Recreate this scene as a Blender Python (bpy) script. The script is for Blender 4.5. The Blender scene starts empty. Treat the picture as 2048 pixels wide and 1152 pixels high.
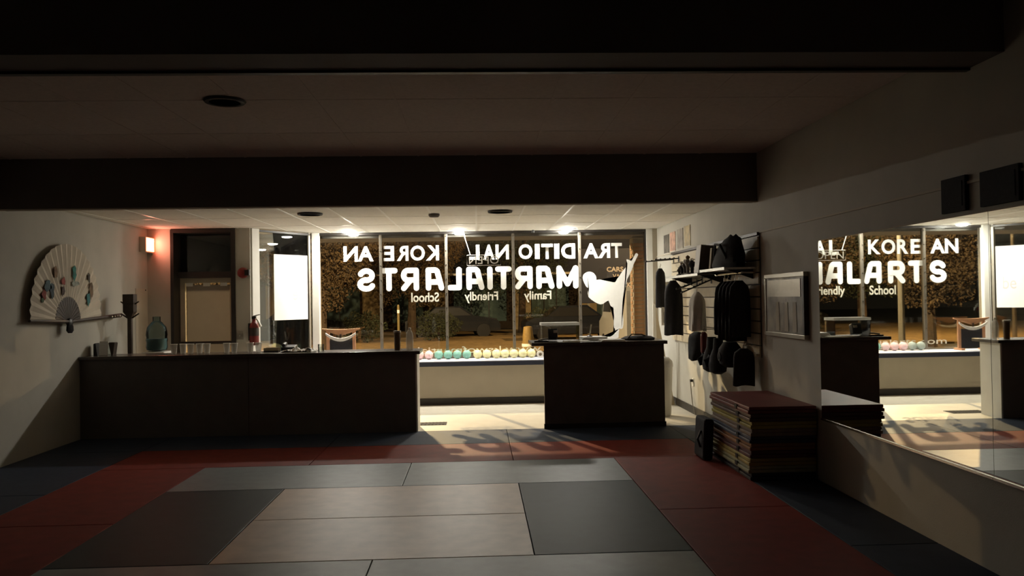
import bpy, bmesh, math, random
from mathutils import Vector, Matrix
random.seed(7)
S = bpy.context.scene
C = S.collection
PI = math.pi

# ------------------------------------------------------------------ camera
cam = bpy.data.cameras.new('camera'); co = bpy.data.objects.new('camera', cam); C.objects.link(co)
cam.sensor_width = 36.0; cam.lens = 1640.0 / 2048 * 36.0; cam.clip_start = 0.05; cam.clip_end = 300
co.matrix_world = (Matrix.Translation((0, 0, 1.59)) @ Matrix.Rotation(-math.atan(69.4/1640), 4, 'Z')
                   @ Matrix.Rotation(PI/2 + math.atan(21.9/1640), 4, 'X') @ Matrix.Rotation(-0.016, 4, 'Z'))
S.camera = co
# ------------------------------------------------------------------ world: night sky
W = bpy.data.worlds.new('night'); S.world = W; W.use_nodes = True
W.node_tree.nodes['Background'].inputs[0].default_value = (0.022, 0.016, 0.010, 1)
W.node_tree.nodes['Background'].inputs[1].default_value = 0.35
LAMP_STRENGTH = 900.0
STREET_WATTS = 7800.0
# ------------------------------------------------------------------ exposure
S.view_settings.view_transform = 'Standard'; S.view_settings.look = 'None'
S.view_settings.gamma = 1.0; S.view_settings.use_curve_mapping = False
S.view_settings.exposure = -0.2
try:
    S.cycles.max_bounces = 10; S.cycles.diffuse_bounces = 5; S.cycles.transparent_max_bounces = 24
    S.cycles.sample_clamp_indirect = 6.0
except Exception:
    pass

# ------------------------------------------------------------------ materials
def mat(name, col, rough=0.6, var=0.12, scale=18.0, metal=0.0, bump=0.0, bscale=None, spec=None, trans=0.0, alpha=None, coat=0.0):
    m = bpy.data.materials.new(name); m.use_nodes = True
    nt = m.node_tree; b = nt.nodes['Principled BSDF']
    b.inputs['Roughness'].default_value = rough; b.inputs['Metallic'].default_value = metal
    if spec is not None: b.inputs['Specular IOR Level'].default_value = spec
    if trans: b.inputs['Transmission Weight'].default_value = trans
    if coat: b.inputs['Coat Weight'].default_value = coat
    if alpha is not None: b.inputs['Alpha'].default_value = alpha
    tc = nt.nodes.new('ShaderNodeTexCoord')
    n = nt.nodes.new('ShaderNodeTexNoise'); n.inputs['Scale'].default_value = scale; n.inputs['Detail'].default_value = 4
    nt.links.new(tc.outputs['Object'], n.inputs['Vector'])
    r = nt.nodes.new('ShaderNodeValToRGB')
    r.color_ramp.elements[0].position = 0.3; r.color_ramp.elements[1].position = 0.7
    r.color_ramp.elements[0].color = (*[c*(1-var) for c in col], 1); r.color_ramp.elements[1].color = (*[min(1, c*(1+var)) for c in col], 1)
    nt.links.new(n.outputs['Fac'], r.inputs['Fac']); nt.links.new(r.outputs['Color'], b.inputs['Base Color'])
    if bump:
        n2 = nt.nodes.new('ShaderNodeTexNoise'); n2.inputs['Scale'].default_value = bscale or scale*5
        nt.links.new(tc.outputs['Object'], n2.inputs['Vector'])
        bp = nt.nodes.new('ShaderNodeBump'); bp.inputs['Strength'].default_value = bump; bp.inputs['Distance'].default_value = 0.01
        nt.links.new(n2.outputs['Fac'], bp.inputs['Height']); nt.links.new(bp.outputs['Normal'], b.inputs['Normal'])
    return m
def emit(name, col, s):
    m = bpy.data.materials.new(name); m.use_nodes = True; nt = m.node_tree; nt.nodes.clear()
    e = nt.nodes.new('ShaderNodeEmission'); o = nt.nodes.new('ShaderNodeOutputMaterial')
    e.inputs[0].default_value = (*col, 1); e.inputs[1].default_value = s
    nt.links.new(e.outputs[0], o.inputs[0]); return m
def glass(name, tint=(0.93, 0.95, 0.93), ior=1.5, rough=0.0):
    m = bpy.data.materials.new(name); m.use_nodes = True; nt = m.node_tree; nt.nodes.clear()
    o = nt.nodes.new('ShaderNodeOutputMaterial'); mx = nt.nodes.new('ShaderNodeMixShader')
    t = nt.nodes.new('ShaderNodeBsdfTransparent'); g = nt.nodes.new('ShaderNodeBsdfGlossy'); fr = nt.nodes.new('ShaderNodeFresnel')
    t.inputs[0].default_value = (*tint, 1); g.inputs['Roughness'].default_value = rough; fr.inputs['IOR'].default_value = ior
    nt.links.new(fr.outputs[0], mx.inputs[0]); nt.links.new(t.outputs[0], mx.inputs[1]); nt.links.new(g.outputs[0], mx.inputs[2])
    nt.links.new(mx.outputs[0], o.inputs[0]); return m
M = {}
M['wall'] = mat('wall_paint', (0.45, 0.435, 0.38), 0.75, 0.05, 3, bump=0.12, bscale=120)
M['wallb'] = mat('wall_paint_low', (0.50, 0.45, 0.36), 0.75, 0.05, 3, bump=0.1, bscale=120)
M['white'] = mat('white_trim', (0.78, 0.77, 0.72), 0.45, 0.03, 6)
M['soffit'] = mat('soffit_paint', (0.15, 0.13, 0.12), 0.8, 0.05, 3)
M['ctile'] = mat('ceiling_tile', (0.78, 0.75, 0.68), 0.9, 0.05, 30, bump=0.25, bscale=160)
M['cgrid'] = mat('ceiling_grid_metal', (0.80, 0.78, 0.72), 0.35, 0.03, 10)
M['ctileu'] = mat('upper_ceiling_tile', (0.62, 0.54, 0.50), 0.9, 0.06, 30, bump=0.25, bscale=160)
M['vinyl'] = mat('vinyl_floor', (0.58, 0.54, 0.45), 0.42, 0.06, 5, bump=0.04, bscale=60)
M['slab'] = mat('concrete_slab', (0.25, 0.24, 0.22), 0.9)
M['mgrey'] = mat('mat_grey', (0.20, 0.24, 0.255), 0.38, 0.10, 8, bump=0.12, bscale=300, spec=0.35)
M['mtan'] = mat('mat_tan', (0.56, 0.41, 0.31), 0.36, 0.10, 8, bump=0.12, bscale=300)
M['mnavy'] = mat('mat_navy', (0.016, 0.032, 0.040), 0.45, 0.12, 8, bump=0.12, bscale=300, spec=0.12)
M['mred'] = mat('mat_red', (0.19, 0.022, 0.014), 0.6, 0.12, 8, bump=0.12, bscale=300, spec=0.15)
M['mblue'] = mat('mat_blue', (0.030, 0.042, 0.070), 0.6, 0.12, 8, bump=0.12, bscale=300, spec=0.15)
M['black'] = mat('black_plastic', (0.012, 0.012, 0.013), 0.4, 0.1)
M['blackf'] = mat('black_fabric', (0.013, 0.012, 0.015), 0.9, 0.3, 40, bump=0.2, bscale=200)
M['dframe'] = mat('dark_bronze_frame', (0.018, 0.015, 0.013), 0.4, 0.1)
M['alu'] = mat('aluminium', (0.42, 0.39, 0.33), 0.35, 0.06, 12, metal=0.8)
M['mull'] = mat('mullion_bronze', (0.17, 0.15, 0.12), 0.4, 0.08, 12, metal=0.5)
M['counter'] = mat('counter_laminate', (0.15, 0.13, 0.12), 0.6, 0.08, 6)
M['counterr'] = mat('counter_wood', (0.11, 0.085, 0.07), 0.55, 0.15, 6)
M['ctop'] = mat('counter_top', (0.09, 0.075, 0.065), 0.25, 0.15, 12)
M['basebd'] = mat('baseboard_rubber', (0.022, 0.017, 0.012), 0.5, 0.1)
M['letter'] = mat('white_vinyl', (0.86, 0.86, 0.83), 0.5, 0.02)
M['letterw'] = mat('cream_vinyl', (0.62, 0.60, 0.50), 0.5, 0.03)
M['paper'] = mat('paper', (0.82, 0.81, 0.78), 0.7, 0.03, 8)
M['ink'] = mat('faint_ink', (0.55, 0.52, 0.52), 0.7, 0.05)
M['sill'] = mat('sill_laminate', (0.74, 0.76, 0.86), 0.3, 0.03)
M['sille'] = mat('sill_edge_blue', (0.035, 0.045, 0.085), 0.4, 0.1)
M['glass'] = glass('window_glass')
M['mirror'] = mat('mirror_silver', (0.80, 0.82, 0.78), 0.012, 0.0, metal=1.0)
M['chrome'] = mat('chrome', (0.7, 0.68, 0.62), 0.22, 0.03, metal=1.0)
M['wood'] = mat('light_wood', (0.45, 0.23, 0.12), 0.5, 0.2, 9)
M['dwood'] = mat('dark_wood', (0.035, 0.020, 0.012), 0.5, 0.25, 9)
M['red'] = mat('red_enamel', (0.14, 0.010, 0.008), 0.4, 0.1)
M['brass'] = mat('brown_tumbler', (0.10, 0.055, 0.02), 0.4, 0.15)
M['door'] = mat('door_paper', (0.52, 0.40, 0.29), 0.8, 0.08, 5)
def paperlike(name, col):
    m = mat(name, col, 0.8, 0.08, 5); nt = m.node_tree; b = nt.nodes['Principled BSDF']; o = nt.nodes['Material Output']
    tl = nt.nodes.new('ShaderNodeBsdfTranslucent'); tl.inputs[0].default_value = (*col, 1); mx = nt.nodes.new('ShaderNodeMixShader'); mx.inputs[0].default_value = 0.5
    nt.links.new(b.outputs[0], mx.inputs[1]); nt.links.new(tl.outputs[0], mx.inputs[2]); nt.links.new(mx.outputs[0], o.inputs[0]); return m
M['door'] = paperlike('door_paper', (0.33, 0.31, 0.29)); M['blind'] = paperlike('door_blind', (0.55, 0.47, 0.36))
M['riser'] = paperlike('white_acrylic', (0.92, 0.92, 0.90))
M['doorleaf'] = mat('door_leaf', (0.42, 0.36, 0.27), 0.6, 0.06, 5)
M['slat'] = mat('slatwall_board', (0.52, 0.45, 0.32), 0.55, 0.08, 7)
M['cloth'] = mat('white_cloth', (0.72, 0.70, 0.66), 0.9, 0.06, 20)
M['pvc'] = mat('clear_plastic_bag', (0.78, 0.75, 0.70), 0.3, 0.05, 30, alpha=0.75)
M['dark'] = mat('unlit_can', (0.02, 0.018, 0.016), 0.7)
M['water'] = glass('blue_water_bottle', (0.62, 0.74, 0.75), 1.33, 0.05)
M['clear'] = glass('clear_plastic', (0.86, 0.88, 0.86), 1.45, 0.05)
M['pet'] = mat('clear_bottle_plastic', (0.70, 0.70, 0.66), 0.15, 0.05, 30, alpha=0.45)
M['cup'] = mat('frosted_plastic', (0.80, 0.78, 0.72), 0.3, 0.05, 30, alpha=0.35)

# ------------------------------------------------------------------ mesh helpers
class MB:
    def __init__(s): s.bm = bmesh.new()
    def add(s, verts, faces):
        vs = [s.bm.verts.new(v) for v in verts]
        for f in faces:
            try: s.bm.faces.new([vs[i] for i in f])
            except ValueError: pass
        return s
    def box(s, c, d, bev=0.0, rot=None, seg=2):
        t = bmesh.new(); bmesh.ops.create_cube(t, size=1.0)
        bmesh.ops.scale(t, vec=d, verts=t.verts)
        if bev: bmesh.ops.bevel(t, geom=list(t.edges), offset=min(bev, min(d)*0.45), segments=seg, affect='EDGES', profile=0.6)
        m = Matrix.Translation(c)
        if rot: m = m @ rot
        bmesh.ops.transform(t, matrix=m, verts=t.verts)
        me = bpy.data.meshes.new('tmp'); t.to_mesh(me); t.free(); s.bm.from_mesh(me); bpy.data.meshes.remove(me)
        return s
    def b2(s, a, b, bev=0.0):
        return s.box([(a[i]+b[i])/2 for i in range(3)], [abs(b[i]-a[i]) for i in range(3)], bev)
    def loft(s, rings, cap=True):
        n = len(rings[0]); v = [p for r in rings for p in r]; f = []
        for k in range(len(rings)-1):
            for i in range(n):
                j = (i+1) % n; f.append((k*n+i, k*n+j, (k+1)*n+j, (k+1)*n+i))
        if cap: f.append(tuple(range(n-1, -1, -1))); f.append(tuple((len(rings)-1)*n+i for i in range(n)))
        return s.add(v, f)
    def tube(s, pts, r, n=10, cap=True):
        pts = [Vector(p) for p in pts]; rings = []
        for i, p in enumerate(pts):
            t = (pts[min(i+1, len(pts)-1)] - pts[max(i-1, 0)]).normalized()
            up = Vector((0, 0, 1)) if abs(t.z) < 0.9 else Vector((1, 0, 0))
            a = t.cross(up).normalized(); b = t.cross(a)
            rr = r[i] if isinstance(r, (list, tuple)) else r
            rings.append([tuple(p + (a*math.cos(k*2*PI/n) + b*math.sin(k*2*PI/n))*rr) for k in range(n)])
        return s.loft(rings, cap)
    def lathe(s, c, prof, n=20, axis='z', cap=True):
        rings = []
        for r, h in prof:
            ring = []
            for k in range(n):
                a = k*2*PI/n; x, y = r*math.cos(a), r*math.sin(a)
                if axis == 'z': ring.append((c[0]+x, c[1]+y, c[2]+h))
                elif axis == 'y': ring.append((c[0]+x, c[1]+h, c[2]+y))
                else: ring.append((c[0]+h, c[1]+x, c[2]+y))
            rings.append(ring)
        return s.loft(rings, cap)
    def slab(s, pts, ext):
        n = len(pts); e = Vector(ext); v = [tuple(p) for p in pts] + [tuple(Vector(p)+e) for p in pts]
        f = [tuple(range(n)), tuple(range(2*n-1, n-1, -1))] + [(i, (i+1) % n, (i+1) % n + n, i+n) for i in range(n)]
        return s.add(v, f)
    def build(s, name, m, parent=None, smooth=False):
        bmesh.ops.recalc_face_normals(s.bm, faces=list(s.bm.faces))
        me = bpy.data.meshes.new(name); s.bm.to_mesh(me); s.bm.free()
        me.materials.append(M[m] if isinstance(m, str) else m)
        if smooth:
            for p in me.polygons: p.use_smooth = True
            try: me.set_sharp_from_angle(angle=math.radians(40))
            except Exception: pass
        o = bpy.data.objects.new(name, me); C.objects.link(o)
        if parent: o.parent = parent; o.matrix_parent_inverse = parent.matrix_world.inverted()
        return o
def tag(o, label=None, cat=None, group=None, kind=None):
    if label: o['label'] = label
    if cat: o['category'] = cat
    if group: o['group'] = group
    if kind: o['kind'] = kind
    return o
def thing(name, label, cat, loc=(0, 0, 0), group=None):
    o = bpy.data.objects.new(name, None); C.objects.link(o); o.location = loc; o.empty_display_size = 0.1
    o.matrix_world = Matrix.Translation(loc)
    return tag(o, label, cat, group)
def struct(o, label=None): return tag(o, label, None, None, 'structure')
def box(name, a, b, m, parent=None, bev=0.0): return MB().b2(a, b, bev).build(name, m, parent)
def ell(cx, cy, z, a, b, n=20, fold=0.0, k=5, ph=0.0):
    return [(cx + a*math.cos(t)*(1+fold*math.cos(k*t+ph)), cy + b*math.sin(t)*(1+fold*math.cos(k*t+ph)), z) for t in [i*2*PI/n for i in range(n)]]
def text_mesh(name, txt, bold=0.0, depth=0.0):
    cu = bpy.data.curves.new('t', 'FONT'); cu.body = txt; cu.offset = bold; cu.extrude = depth; cu.resolution_u = 4
    o = bpy.data.objects.new('t', cu); C.objects.link(o); bpy.context.view_layer.update()
    me = bpy.data.meshes.new_from_object(o.evaluated_get(bpy.context.evaluated_depsgraph_get()))
    bpy.data.objects.remove(o); bpy.data.curves.remove(cu); me.name = name; return me
def text_fit(name, txt, origin, udir, vdir, w, h, m, parent=None, bold=0.0):
    """lettering filling a w x h rectangle: origin lower start corner, udir reading direction, vdir up"""
    me = text_mesh(name, txt, bold); xs = [v.co.x for v in me.vertices]; ys = [v.co.y for v in me.vertices]
    x0, x1, y0, y1 = min(xs), max(xs), min(ys), max(ys); u = Vector(udir); vv = Vector(vdir); og = Vector(origin)
    for v in me.vertices:
        v.co = og + u*((v.co.x-x0)/(x1-x0)*w) + vv*((v.co.y-y0)/(y1-y0)*h)
    me.materials.append(M[m]); o = bpy.data.objects.new(name, me); C.objects.link(o)
    if parent: o.parent = parent; o.matrix_parent_inverse = parent.matrix_world.inverted()
    return o

# ------------------------------------------------------------------ measures (metres, mats' top is z = 0, y is depth)
XL, XR = -4.755, 2.90        # side walls
YB, YF = -3.0, 13.1          # back wall, window plane
YS = 8.33                    # drop of the ceiling
ZC, ZU = 2.68, 3.05          # front and main ceiling
YD = 12.05                   # entry wall
# ================================================================== STRUCTURE
floor = struct(box('floor', (XL-0.2, YB-0.2, -0.20), (XR+0.2, YF+0.1, -0.035), 'slab'), 'concrete floor slab of the training hall')
box('vinyl_flooring', (XL, 10.03, -0.034), (XR, YF, 0.0), 'vinyl', floor)
def fmat(x0, y0, x1, y1, m):
    MB().b2((x0+0.003, y0+0.003, -0.034), (x1-0.003, y1-0.003, 0.0), 0.005).build('floor_mat', m, floor)
def rowx(xs, y0, y1, m):
    for a, b in zip(xs[:-1], xs[1:]): fmat(a, y0, b, y1, m)
def coly(x0, x1, ys, m):
    for a, b in zip(ys[:-1], ys[1:]): fmat(x0, a, x1, b, m)
rowx([XL, -3.67, -1.67, 0.33, 2.33, XR], 9.1, 10.03, 'mblue')
rowx([-3.67, -1.67, 0.33, 2.33], 8.1, 9.1, 'mred')
coly(XL, -3.67, [1.1, 3.1, 5.1, 7.1, 9.1], 'mblue'); coly(2.33, XR, [1.1, 3.1, 5.1, 7.1, 9.1], 'mblue')
coly(-3.67, -2.67, [2.1, 4.1, 6.1, 8.1], 'mred'); coly(1.33, 2.33, [2.1, 4.1, 6.1, 8.1], 'mred')
rowx([-2.67, -0.67, 1.33], 7.1, 8.1, 'mgrey')
coly(-2.67, -1.67, [5.1, 7.1], 'mnavy'); coly(0.33, 1.33, [5.1, 7.1], 'mnavy')
rowx([-1.67, 0.33], 6.1, 7.1, 'mtan'); rowx([-1.67, 0.33], 5.1, 6.1, 'mtan')
rowx([-2.67, -0.67, 1.33], 4.1, 5.1, 'mgrey')
rowx([-2.67, -0.67, 1.33], 3.1, 4.1, 'mred'); rowx([-2.67, -0.67, 1.33], 2.1, 3.1, 'mblue')
rowx([-3.67, -1.67, 0.33, 2.33], 1.1, 2.1, 'mgrey')
rowx([XL, -2.67, -0.67, 1.33, XR], 0.1, 1.1, 'mgrey'); rowx([XL, -2.67, -0.67, 1.33, XR], -0.9, 0.1, 'mgrey')
rowx([XL, -2.67, -0.67, 1.33, XR], -1.9, -0.9, 'mgrey'); rowx([XL, -2.67, -0.67, 1.33, XR], YB, -1.9, 'mgrey')

struct(box('wall_left', (XL-0.15, YB-0.15, -0.03), (XL, YD+0.35, 3.4), 'wall'), 'cream painted left wall with the fan')
wr = struct(box('wall_right', (XR, YB-0.15, -0.03), (XR+0.15, YF+0.35, 3.4), 'wall'), 'cream painted right wall with mirrors and slatwall')
box('wall_ledge', (XR-0.012, YB, 2.225), (XR, YF, 2.24), 'wallb', wr)
struct(box('wall_back', (XL-0.15, YB-0.15, -0.03), (XR+0.15, YB, 3.4), 'wall'), 'back wall behind the viewer')
# entry wall at YD : from XL to -3.05 with door opening -4.29..-3.41
we = MB(); we.b2((XL, YD, -0.03), (-4.42, YD+0.3, 2.8)); we.b2((-3.50, YD, -0.03), (-3.29, YD+0.3, 2.8)); we.b2((-4.42, YD+0.02, ZC-0.01), (-3.50, YD+0.3, 2.8))
struct(we.build('wall_entry', 'wall'), 'short painted entry wall around the black door frame')
# low wall under the windows, straight part and splayed part
SP0, SP1 = Vector((-3.29, YD+0.05)), Vector((-2.60, YF))
wf = MB(); wf.b2((-2.95, 12.50, -0.03), (XR, 12.62, 0.60))
wf.slab([(SP0.x, SP0.y, -0.03), (SP1.x, SP1.y-0.05, -0.03), (SP1.x, SP1.y+0.12, -0.03), (SP0.x-0.12, SP0.y+0.05, -0.03)], (0, 0, 0.66)); wf.b2((-2.60, YF-0.04, -0.03), (XR, YF+0.1, 0.60))
wf.b2((-3.4, YF-0.03, ZC+0.0), (XR, YF+0.14, 3.4))
wf.b2((2.81, YF-0.03, 0.6), (XR, YF+0.14, 3.4))
struct(wf.build('wall_front', 'wallb'), 'beige low wall under the shop windows')
struct(box('baseboard_front', (-2.95, 12.485, 0.0), (XR, 12.50, 0.10), 'basebd'), 'black rubber baseboard under the windows')
struct(box('baseboard_right', (XR-0.015, 8.9, 0.0), (XR, 12.48, 0.10), 'basebd'), 'dark rubber baseboard along the right wall')
struct(box('baseboard_left', (XL, 10.62, 0.0), (XL+0.015, YD, 0.10), 'basebd'), 'dark rubber baseboard along the left wall')

# front ceiling (low) : grid of 0.54 x 1.08 lay-in tiles
cl = struct(box('ceiling', (XL, YS+0.18, ZC+0.03), (XR, YF+0.1, ZC+0.08), 'slab'), 'low front ceiling of lay-in tiles')
gx = [XL] + [round(i*0.577, 3) for i in range(-8, 6) if i*0.577 < 2.8] + [XR]; gx = sorted(set(round(x, 3) for x in gx))
gy = [YS+0.18, 9.53, 10.69, 11.84, 13.0, YF]
holes = [(-2.0, 12.80), (-0.28, 12.79), (1.435, 12.78), (-2.04, 10.16), (0.295, 10.13)]
for y0, y1 in zip(gy[:-1], gy[1:]):
    for x0, x1 in zip(gx[:-1], gx[1:]):
        MB().b2((x0+0.010, y0+0.010, ZC+0.004), (x1-0.010, y1-0.010, ZC+0.02)).build('ceiling_tile', 'ctile', cl)
for x in gx[1:-1]: MB().b2((x-0.012, YS+0.18, ZC), (x+0.012, YF-0.03, ZC+0.012)).build('grid_bar', 'cgrid', cl)
for y in gy[1:-1]: MB().b2((XL, y-0.012, ZC+0.001), (XR, y+0.012, ZC+0.013)).build('grid_bar', 'cgrid', cl)
# drop (soffit) between the two ceilings
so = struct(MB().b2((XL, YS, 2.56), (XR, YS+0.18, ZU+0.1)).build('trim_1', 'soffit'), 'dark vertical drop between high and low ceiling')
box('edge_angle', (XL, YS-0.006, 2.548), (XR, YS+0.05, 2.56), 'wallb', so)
# main ceiling (high)
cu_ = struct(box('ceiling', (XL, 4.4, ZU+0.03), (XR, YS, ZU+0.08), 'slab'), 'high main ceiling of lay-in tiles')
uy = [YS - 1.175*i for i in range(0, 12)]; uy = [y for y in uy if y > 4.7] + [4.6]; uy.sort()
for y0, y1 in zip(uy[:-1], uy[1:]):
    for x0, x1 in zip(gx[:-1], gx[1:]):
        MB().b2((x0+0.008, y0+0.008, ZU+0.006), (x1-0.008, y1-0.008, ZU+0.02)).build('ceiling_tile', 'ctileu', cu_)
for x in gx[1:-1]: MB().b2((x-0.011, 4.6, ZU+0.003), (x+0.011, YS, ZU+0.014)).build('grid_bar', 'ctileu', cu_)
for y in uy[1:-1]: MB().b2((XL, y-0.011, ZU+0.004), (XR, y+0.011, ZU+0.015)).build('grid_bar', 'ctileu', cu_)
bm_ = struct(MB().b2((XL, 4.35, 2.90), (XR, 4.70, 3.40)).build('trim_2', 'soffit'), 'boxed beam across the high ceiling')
box('edge_shadow_strip', (XL, 4.66, 2.885), (XR, 4.705, 2.90), 'basebd', bm_)  # dark strip stands in for the shadow line at the beam's edge
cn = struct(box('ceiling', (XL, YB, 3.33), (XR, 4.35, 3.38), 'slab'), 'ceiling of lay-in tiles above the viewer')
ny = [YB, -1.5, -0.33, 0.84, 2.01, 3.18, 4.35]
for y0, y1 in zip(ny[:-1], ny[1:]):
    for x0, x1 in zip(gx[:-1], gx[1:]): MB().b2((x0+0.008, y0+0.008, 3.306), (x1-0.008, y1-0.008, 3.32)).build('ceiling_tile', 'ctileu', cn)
# roof above and an added canopy that cuts off the street lamp's light
struct(MB().b2((XL-0.15, YB-0.15, 3.4), (XR+0.15, YF+0.35, 3.5)).build('trim_3', 'slab'), 'flat roof slab')
struct(MB().b2((-7.5, YF+0.10, 2.60), (6.0, 14.1, 3.4)).build('trim_4', 'soffit'), 'added shop front canopy that cuts the street lamp light')

# ------------------------------------------------------------------ windows
def win_main():
    w = bpy.data.objects.new('window_1', None); C.objects.link(w); tag(w, 'wide shop window in five panes with mirror-written lettering', kind='structure')
    zb, zt = 0.66, 2.64
    fr = MB(); fr.b2((-2.49, YF-0.02, zt), (2.74, YF+0.06, ZC)); fr.b2((-2.49, YF-0.02, zb-0.03), (2.74, YF+0.06, zb+0.015)); fr.b2((2.70, YF-0.02, zb), (2.725, YF+0.06, zt))
    fr.build('window_frame', 'dframe', w)
    box('frame_post', (2.725, YF-0.05, 0.60), (2.82, YF+0.08, ZC), 'white', w)
    mx = [-2.49, -1.526, -0.489, 0.581, 1.648, 2.71]
    for x in mx[1:-1]:
        mu = box('mullion', (x-0.022, YF-0.025, zb), (x+0.022, YF+0.05, zt), 'mull', w, 0.004)
        sc = MB()
        for k in range(9): sc.lathe((x, YF-0.034, zb+0.12+k*0.228), [(0.009, 0), (0.009, 0.010)], 8, 'y')
        sc.build('screw_heads', 'chrome', mu)
    for a, b in zip(mx[:-1], mx[1:]):
        MB().b2((a+0.015, YF+0.010, zb), (b-0.015, YF+0.016, zt)).build('pane', 'glass', w)
    s = MB().slab([(-3.03, 12.46, 0.60), (XR, 12.46, 0.60), (XR, YF-0.02, 0.60), (-2.60, YF-0.02, 0.60)], (0, 0, 0.06)).build('window_sill', 'sill', w)
    box('sill_edge', (-3.03, 12.448, 0.585), (XR, 12.465, 0.648), 'sille', s)
win_main()
u2 = (SP1 - SP0).normalized(); n2 = Vector((u2.y, -u2.x))          # along window 2, and its room side
L2 = (SP1 - SP0).length
def w2(s, o, z):
    p = SP0 + u2*s + n2*o; return (p.x, p.y, z)
def w2box(s0, s1, o0, o1, z0, z1): return MB().slab([w2(s0, o0, z0), w2(s1, o0, z0), w2(s1, o1, z0), w2(s0, o1, z0)], (0, 0, z1-z0))
w_2 = bpy.data.objects.new('window_2', None); C.objects.link(w_2); tag(w_2, 'narrow splayed shop window holding a white poster', kind='structure')
w2box(0.0, 0.13, -0.05, 0.03, 0.6, ZC).build('frame_post', 'white', w_2)
w2box(L2-0.10, L2-0.06, -0.05, 0.02, 0.6, ZC).build('mullion', 'alu', w_2)
w2box(0.13, L2-0.1, -0.012, -0.006, 0.66, 2.64).build('pane', 'glass', w_2)
fr = MB(); fr.slab([w2(0.05, -0.03, 2.64), w2(L2-0.06, -0.03, 2.64), w2(L2-0.06, 0.02, 2.64), w2(0.05, 0.02, 2.64)], (0, 0, 0.03))
fr.slab([w2(0.05, -0.03, 0.64), w2(L2-0.06, -0.03, 0.64), w2(L2-0.06, 0.02, 0.64), w2(0.05, 0.02, 0.64)], (0, 0, 0.03)); fr.build('window_frame', 'dframe', w_2)
MB().b2((-2.60, YF-0.07, 0.60), (-2.485, YF+0.08, ZC), 0.008).build('corner_post', 'white', w_2)

# ------------------------------------------------------------------ entry door
d1 = bpy.data.objects.new('door_1', None); C.objects.link(d1); tag(d1, 'black framed glass entry door with a dark transom', kind='structure')
DX0, DX1, DY = -4.42, -3.50, YD+0.25
f = MB(); f.b2((DX0, YD-0.03, 0), (DX0+0.045, YD+0.3, ZC-0.01)); f.b2((DX1-0.06, YD-0.03, 0), (DX1, YD+0.3, ZC-0.01)); f.b2((DX0+0.045, YD-0.03, ZC-0.06), (DX1-0.06, YD+0.3, ZC-0.01)); f.b2((DX0+0.045, YD+0.12, 1.97), (DX1-0.06, YD+0.3, 2.06))
f.build('door_frame', 'dframe', d1)
box('transom_pane', (DX0+0.045, DY, 2.06), (DX1-0.06, DY+0.008, ZC-0.06), 'glass', d1)
box('transom_board', (DX0+0.045, DY+0.04, 2.06), (DX1-0.06, DY+0.06, ZC-0.06), 'blackf', d1)
A, B = DX0+0.045, DX1-0.06
lf = MB(); lf.b2((A, DY-0.02, 0.01), (A+0.07, DY+0.03, 1.97)); lf.b2((B-0.09, DY-0.02, 0.01), (B, DY+0.03, 1.97)); lf.b2((A+0.07, DY-0.02, 1.90), (B-0.09, DY+0.03, 1.97)); lf.b2((A+0.07, DY-0.02, 0.01), (B-0.09, DY+0.03, 0.25))
leaf = lf.build('door_leaf', 'doorleaf', d1)
box('door_glass', (A+0.07, DY+0.002, 0.25), (B-0.09, DY+0.008, 1.90), 'glass', leaf)
MB().tube([(A+0.03, DY-0.08, 1.02), (B-0.03, DY-0.08, 1.02)], 0.022).build('push_bar', 'basebd', leaf)
MB().tube([(B-0.05, DY-0.02, 1.06), (B-0.05, DY-0.06, 1.06), (B-0.05, DY-0.06, 1.32), (B-0.05, DY-0.02, 1.32)], 0.012).build('door_handle', 'chrome', leaf)
p = thing('door_notice', 'large tan paper notice taped inside the entry door glass', 'notice', (-3.99, DY, 0.30))
MB().b2((A+0.09, DY-0.004, 0.30), (B-0.10, DY-0.001, 1.87)).build('sheet', 'door', p)
for k in range(3): box('tape', (A+0.08+k*0.25, DY-0.008, 1.85), (A+0.18+k*0.25, DY-0.004, 1.90), 'white', p)

# ================================================================== LAMPS
bulb_m = emit('lit_flood_bulb', (1.0, 0.95, 0.84), LAMP_STRENGTH)
ln = ['left most, beside the white corner post', 'middle one, above the hanging open sign wire', 'right most, near the kicking figure']
for i, (x, y) in enumerate(holes[:3]):
    t = thing('ceiling_lamp', 'lit recessed ceiling lamp at the window, ' + ln[i], 'lamp', (x, y, ZC), 'lit lamps along the shop window')
    MB().lathe((x, y, ZC), [(0.135, -0.012), (0.14, 0.0), (0.105, 0.0), (0.10, -0.012)], 24).build('trim_ring', 'white', t, True)
    MB().lathe((x, y, ZC), [(0.004, -0.034), (0.04, -0.031), (0.068, -0.024), (0.086, -0.012), (0.09, 0.0)], 24).build('bulb', bulb_m, t, True)
for i, (x, y) in enumerate(holes[3:]):
    t = thing('ceiling_lamp', 'unlit recessed ceiling lamp near the ceiling drop, ' + ['left of the pair', 'right of the pair'][i], 'lamp', (x, y, ZC), 'unlit lamps near the ceiling drop')
    MB().lathe((x, y, ZC), [(0.15, -0.020), (0.155, 0.0), (0.13, 0.0), (0.125, -0.020)], 24).build('trim_ring', 'dark', t, True)
    MB().lathe((x, y, ZC), [(0.127, -0.016), (0.08, -0.004), (0.01, -0.002)], 24).build('dark_baffle', 'dark', t, True)
t = thing('smoke_detector', 'round smoke detector on the low ceiling between unlit lamps', 'detector', (-0.532, 10.39, ZC))
MB().lathe((-0.532, 10.39, ZC), [(0.07, 0.0), (0.07, -0.02), (0.055, -0.04), (0.01, -0.042)], 20).build('housing', 'soffit', t, True)
t = thing('ceiling_lamp', 'unlit recessed lamp in the high dark ceiling', 'lamp', (-1.80, 5.98, ZU))
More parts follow.
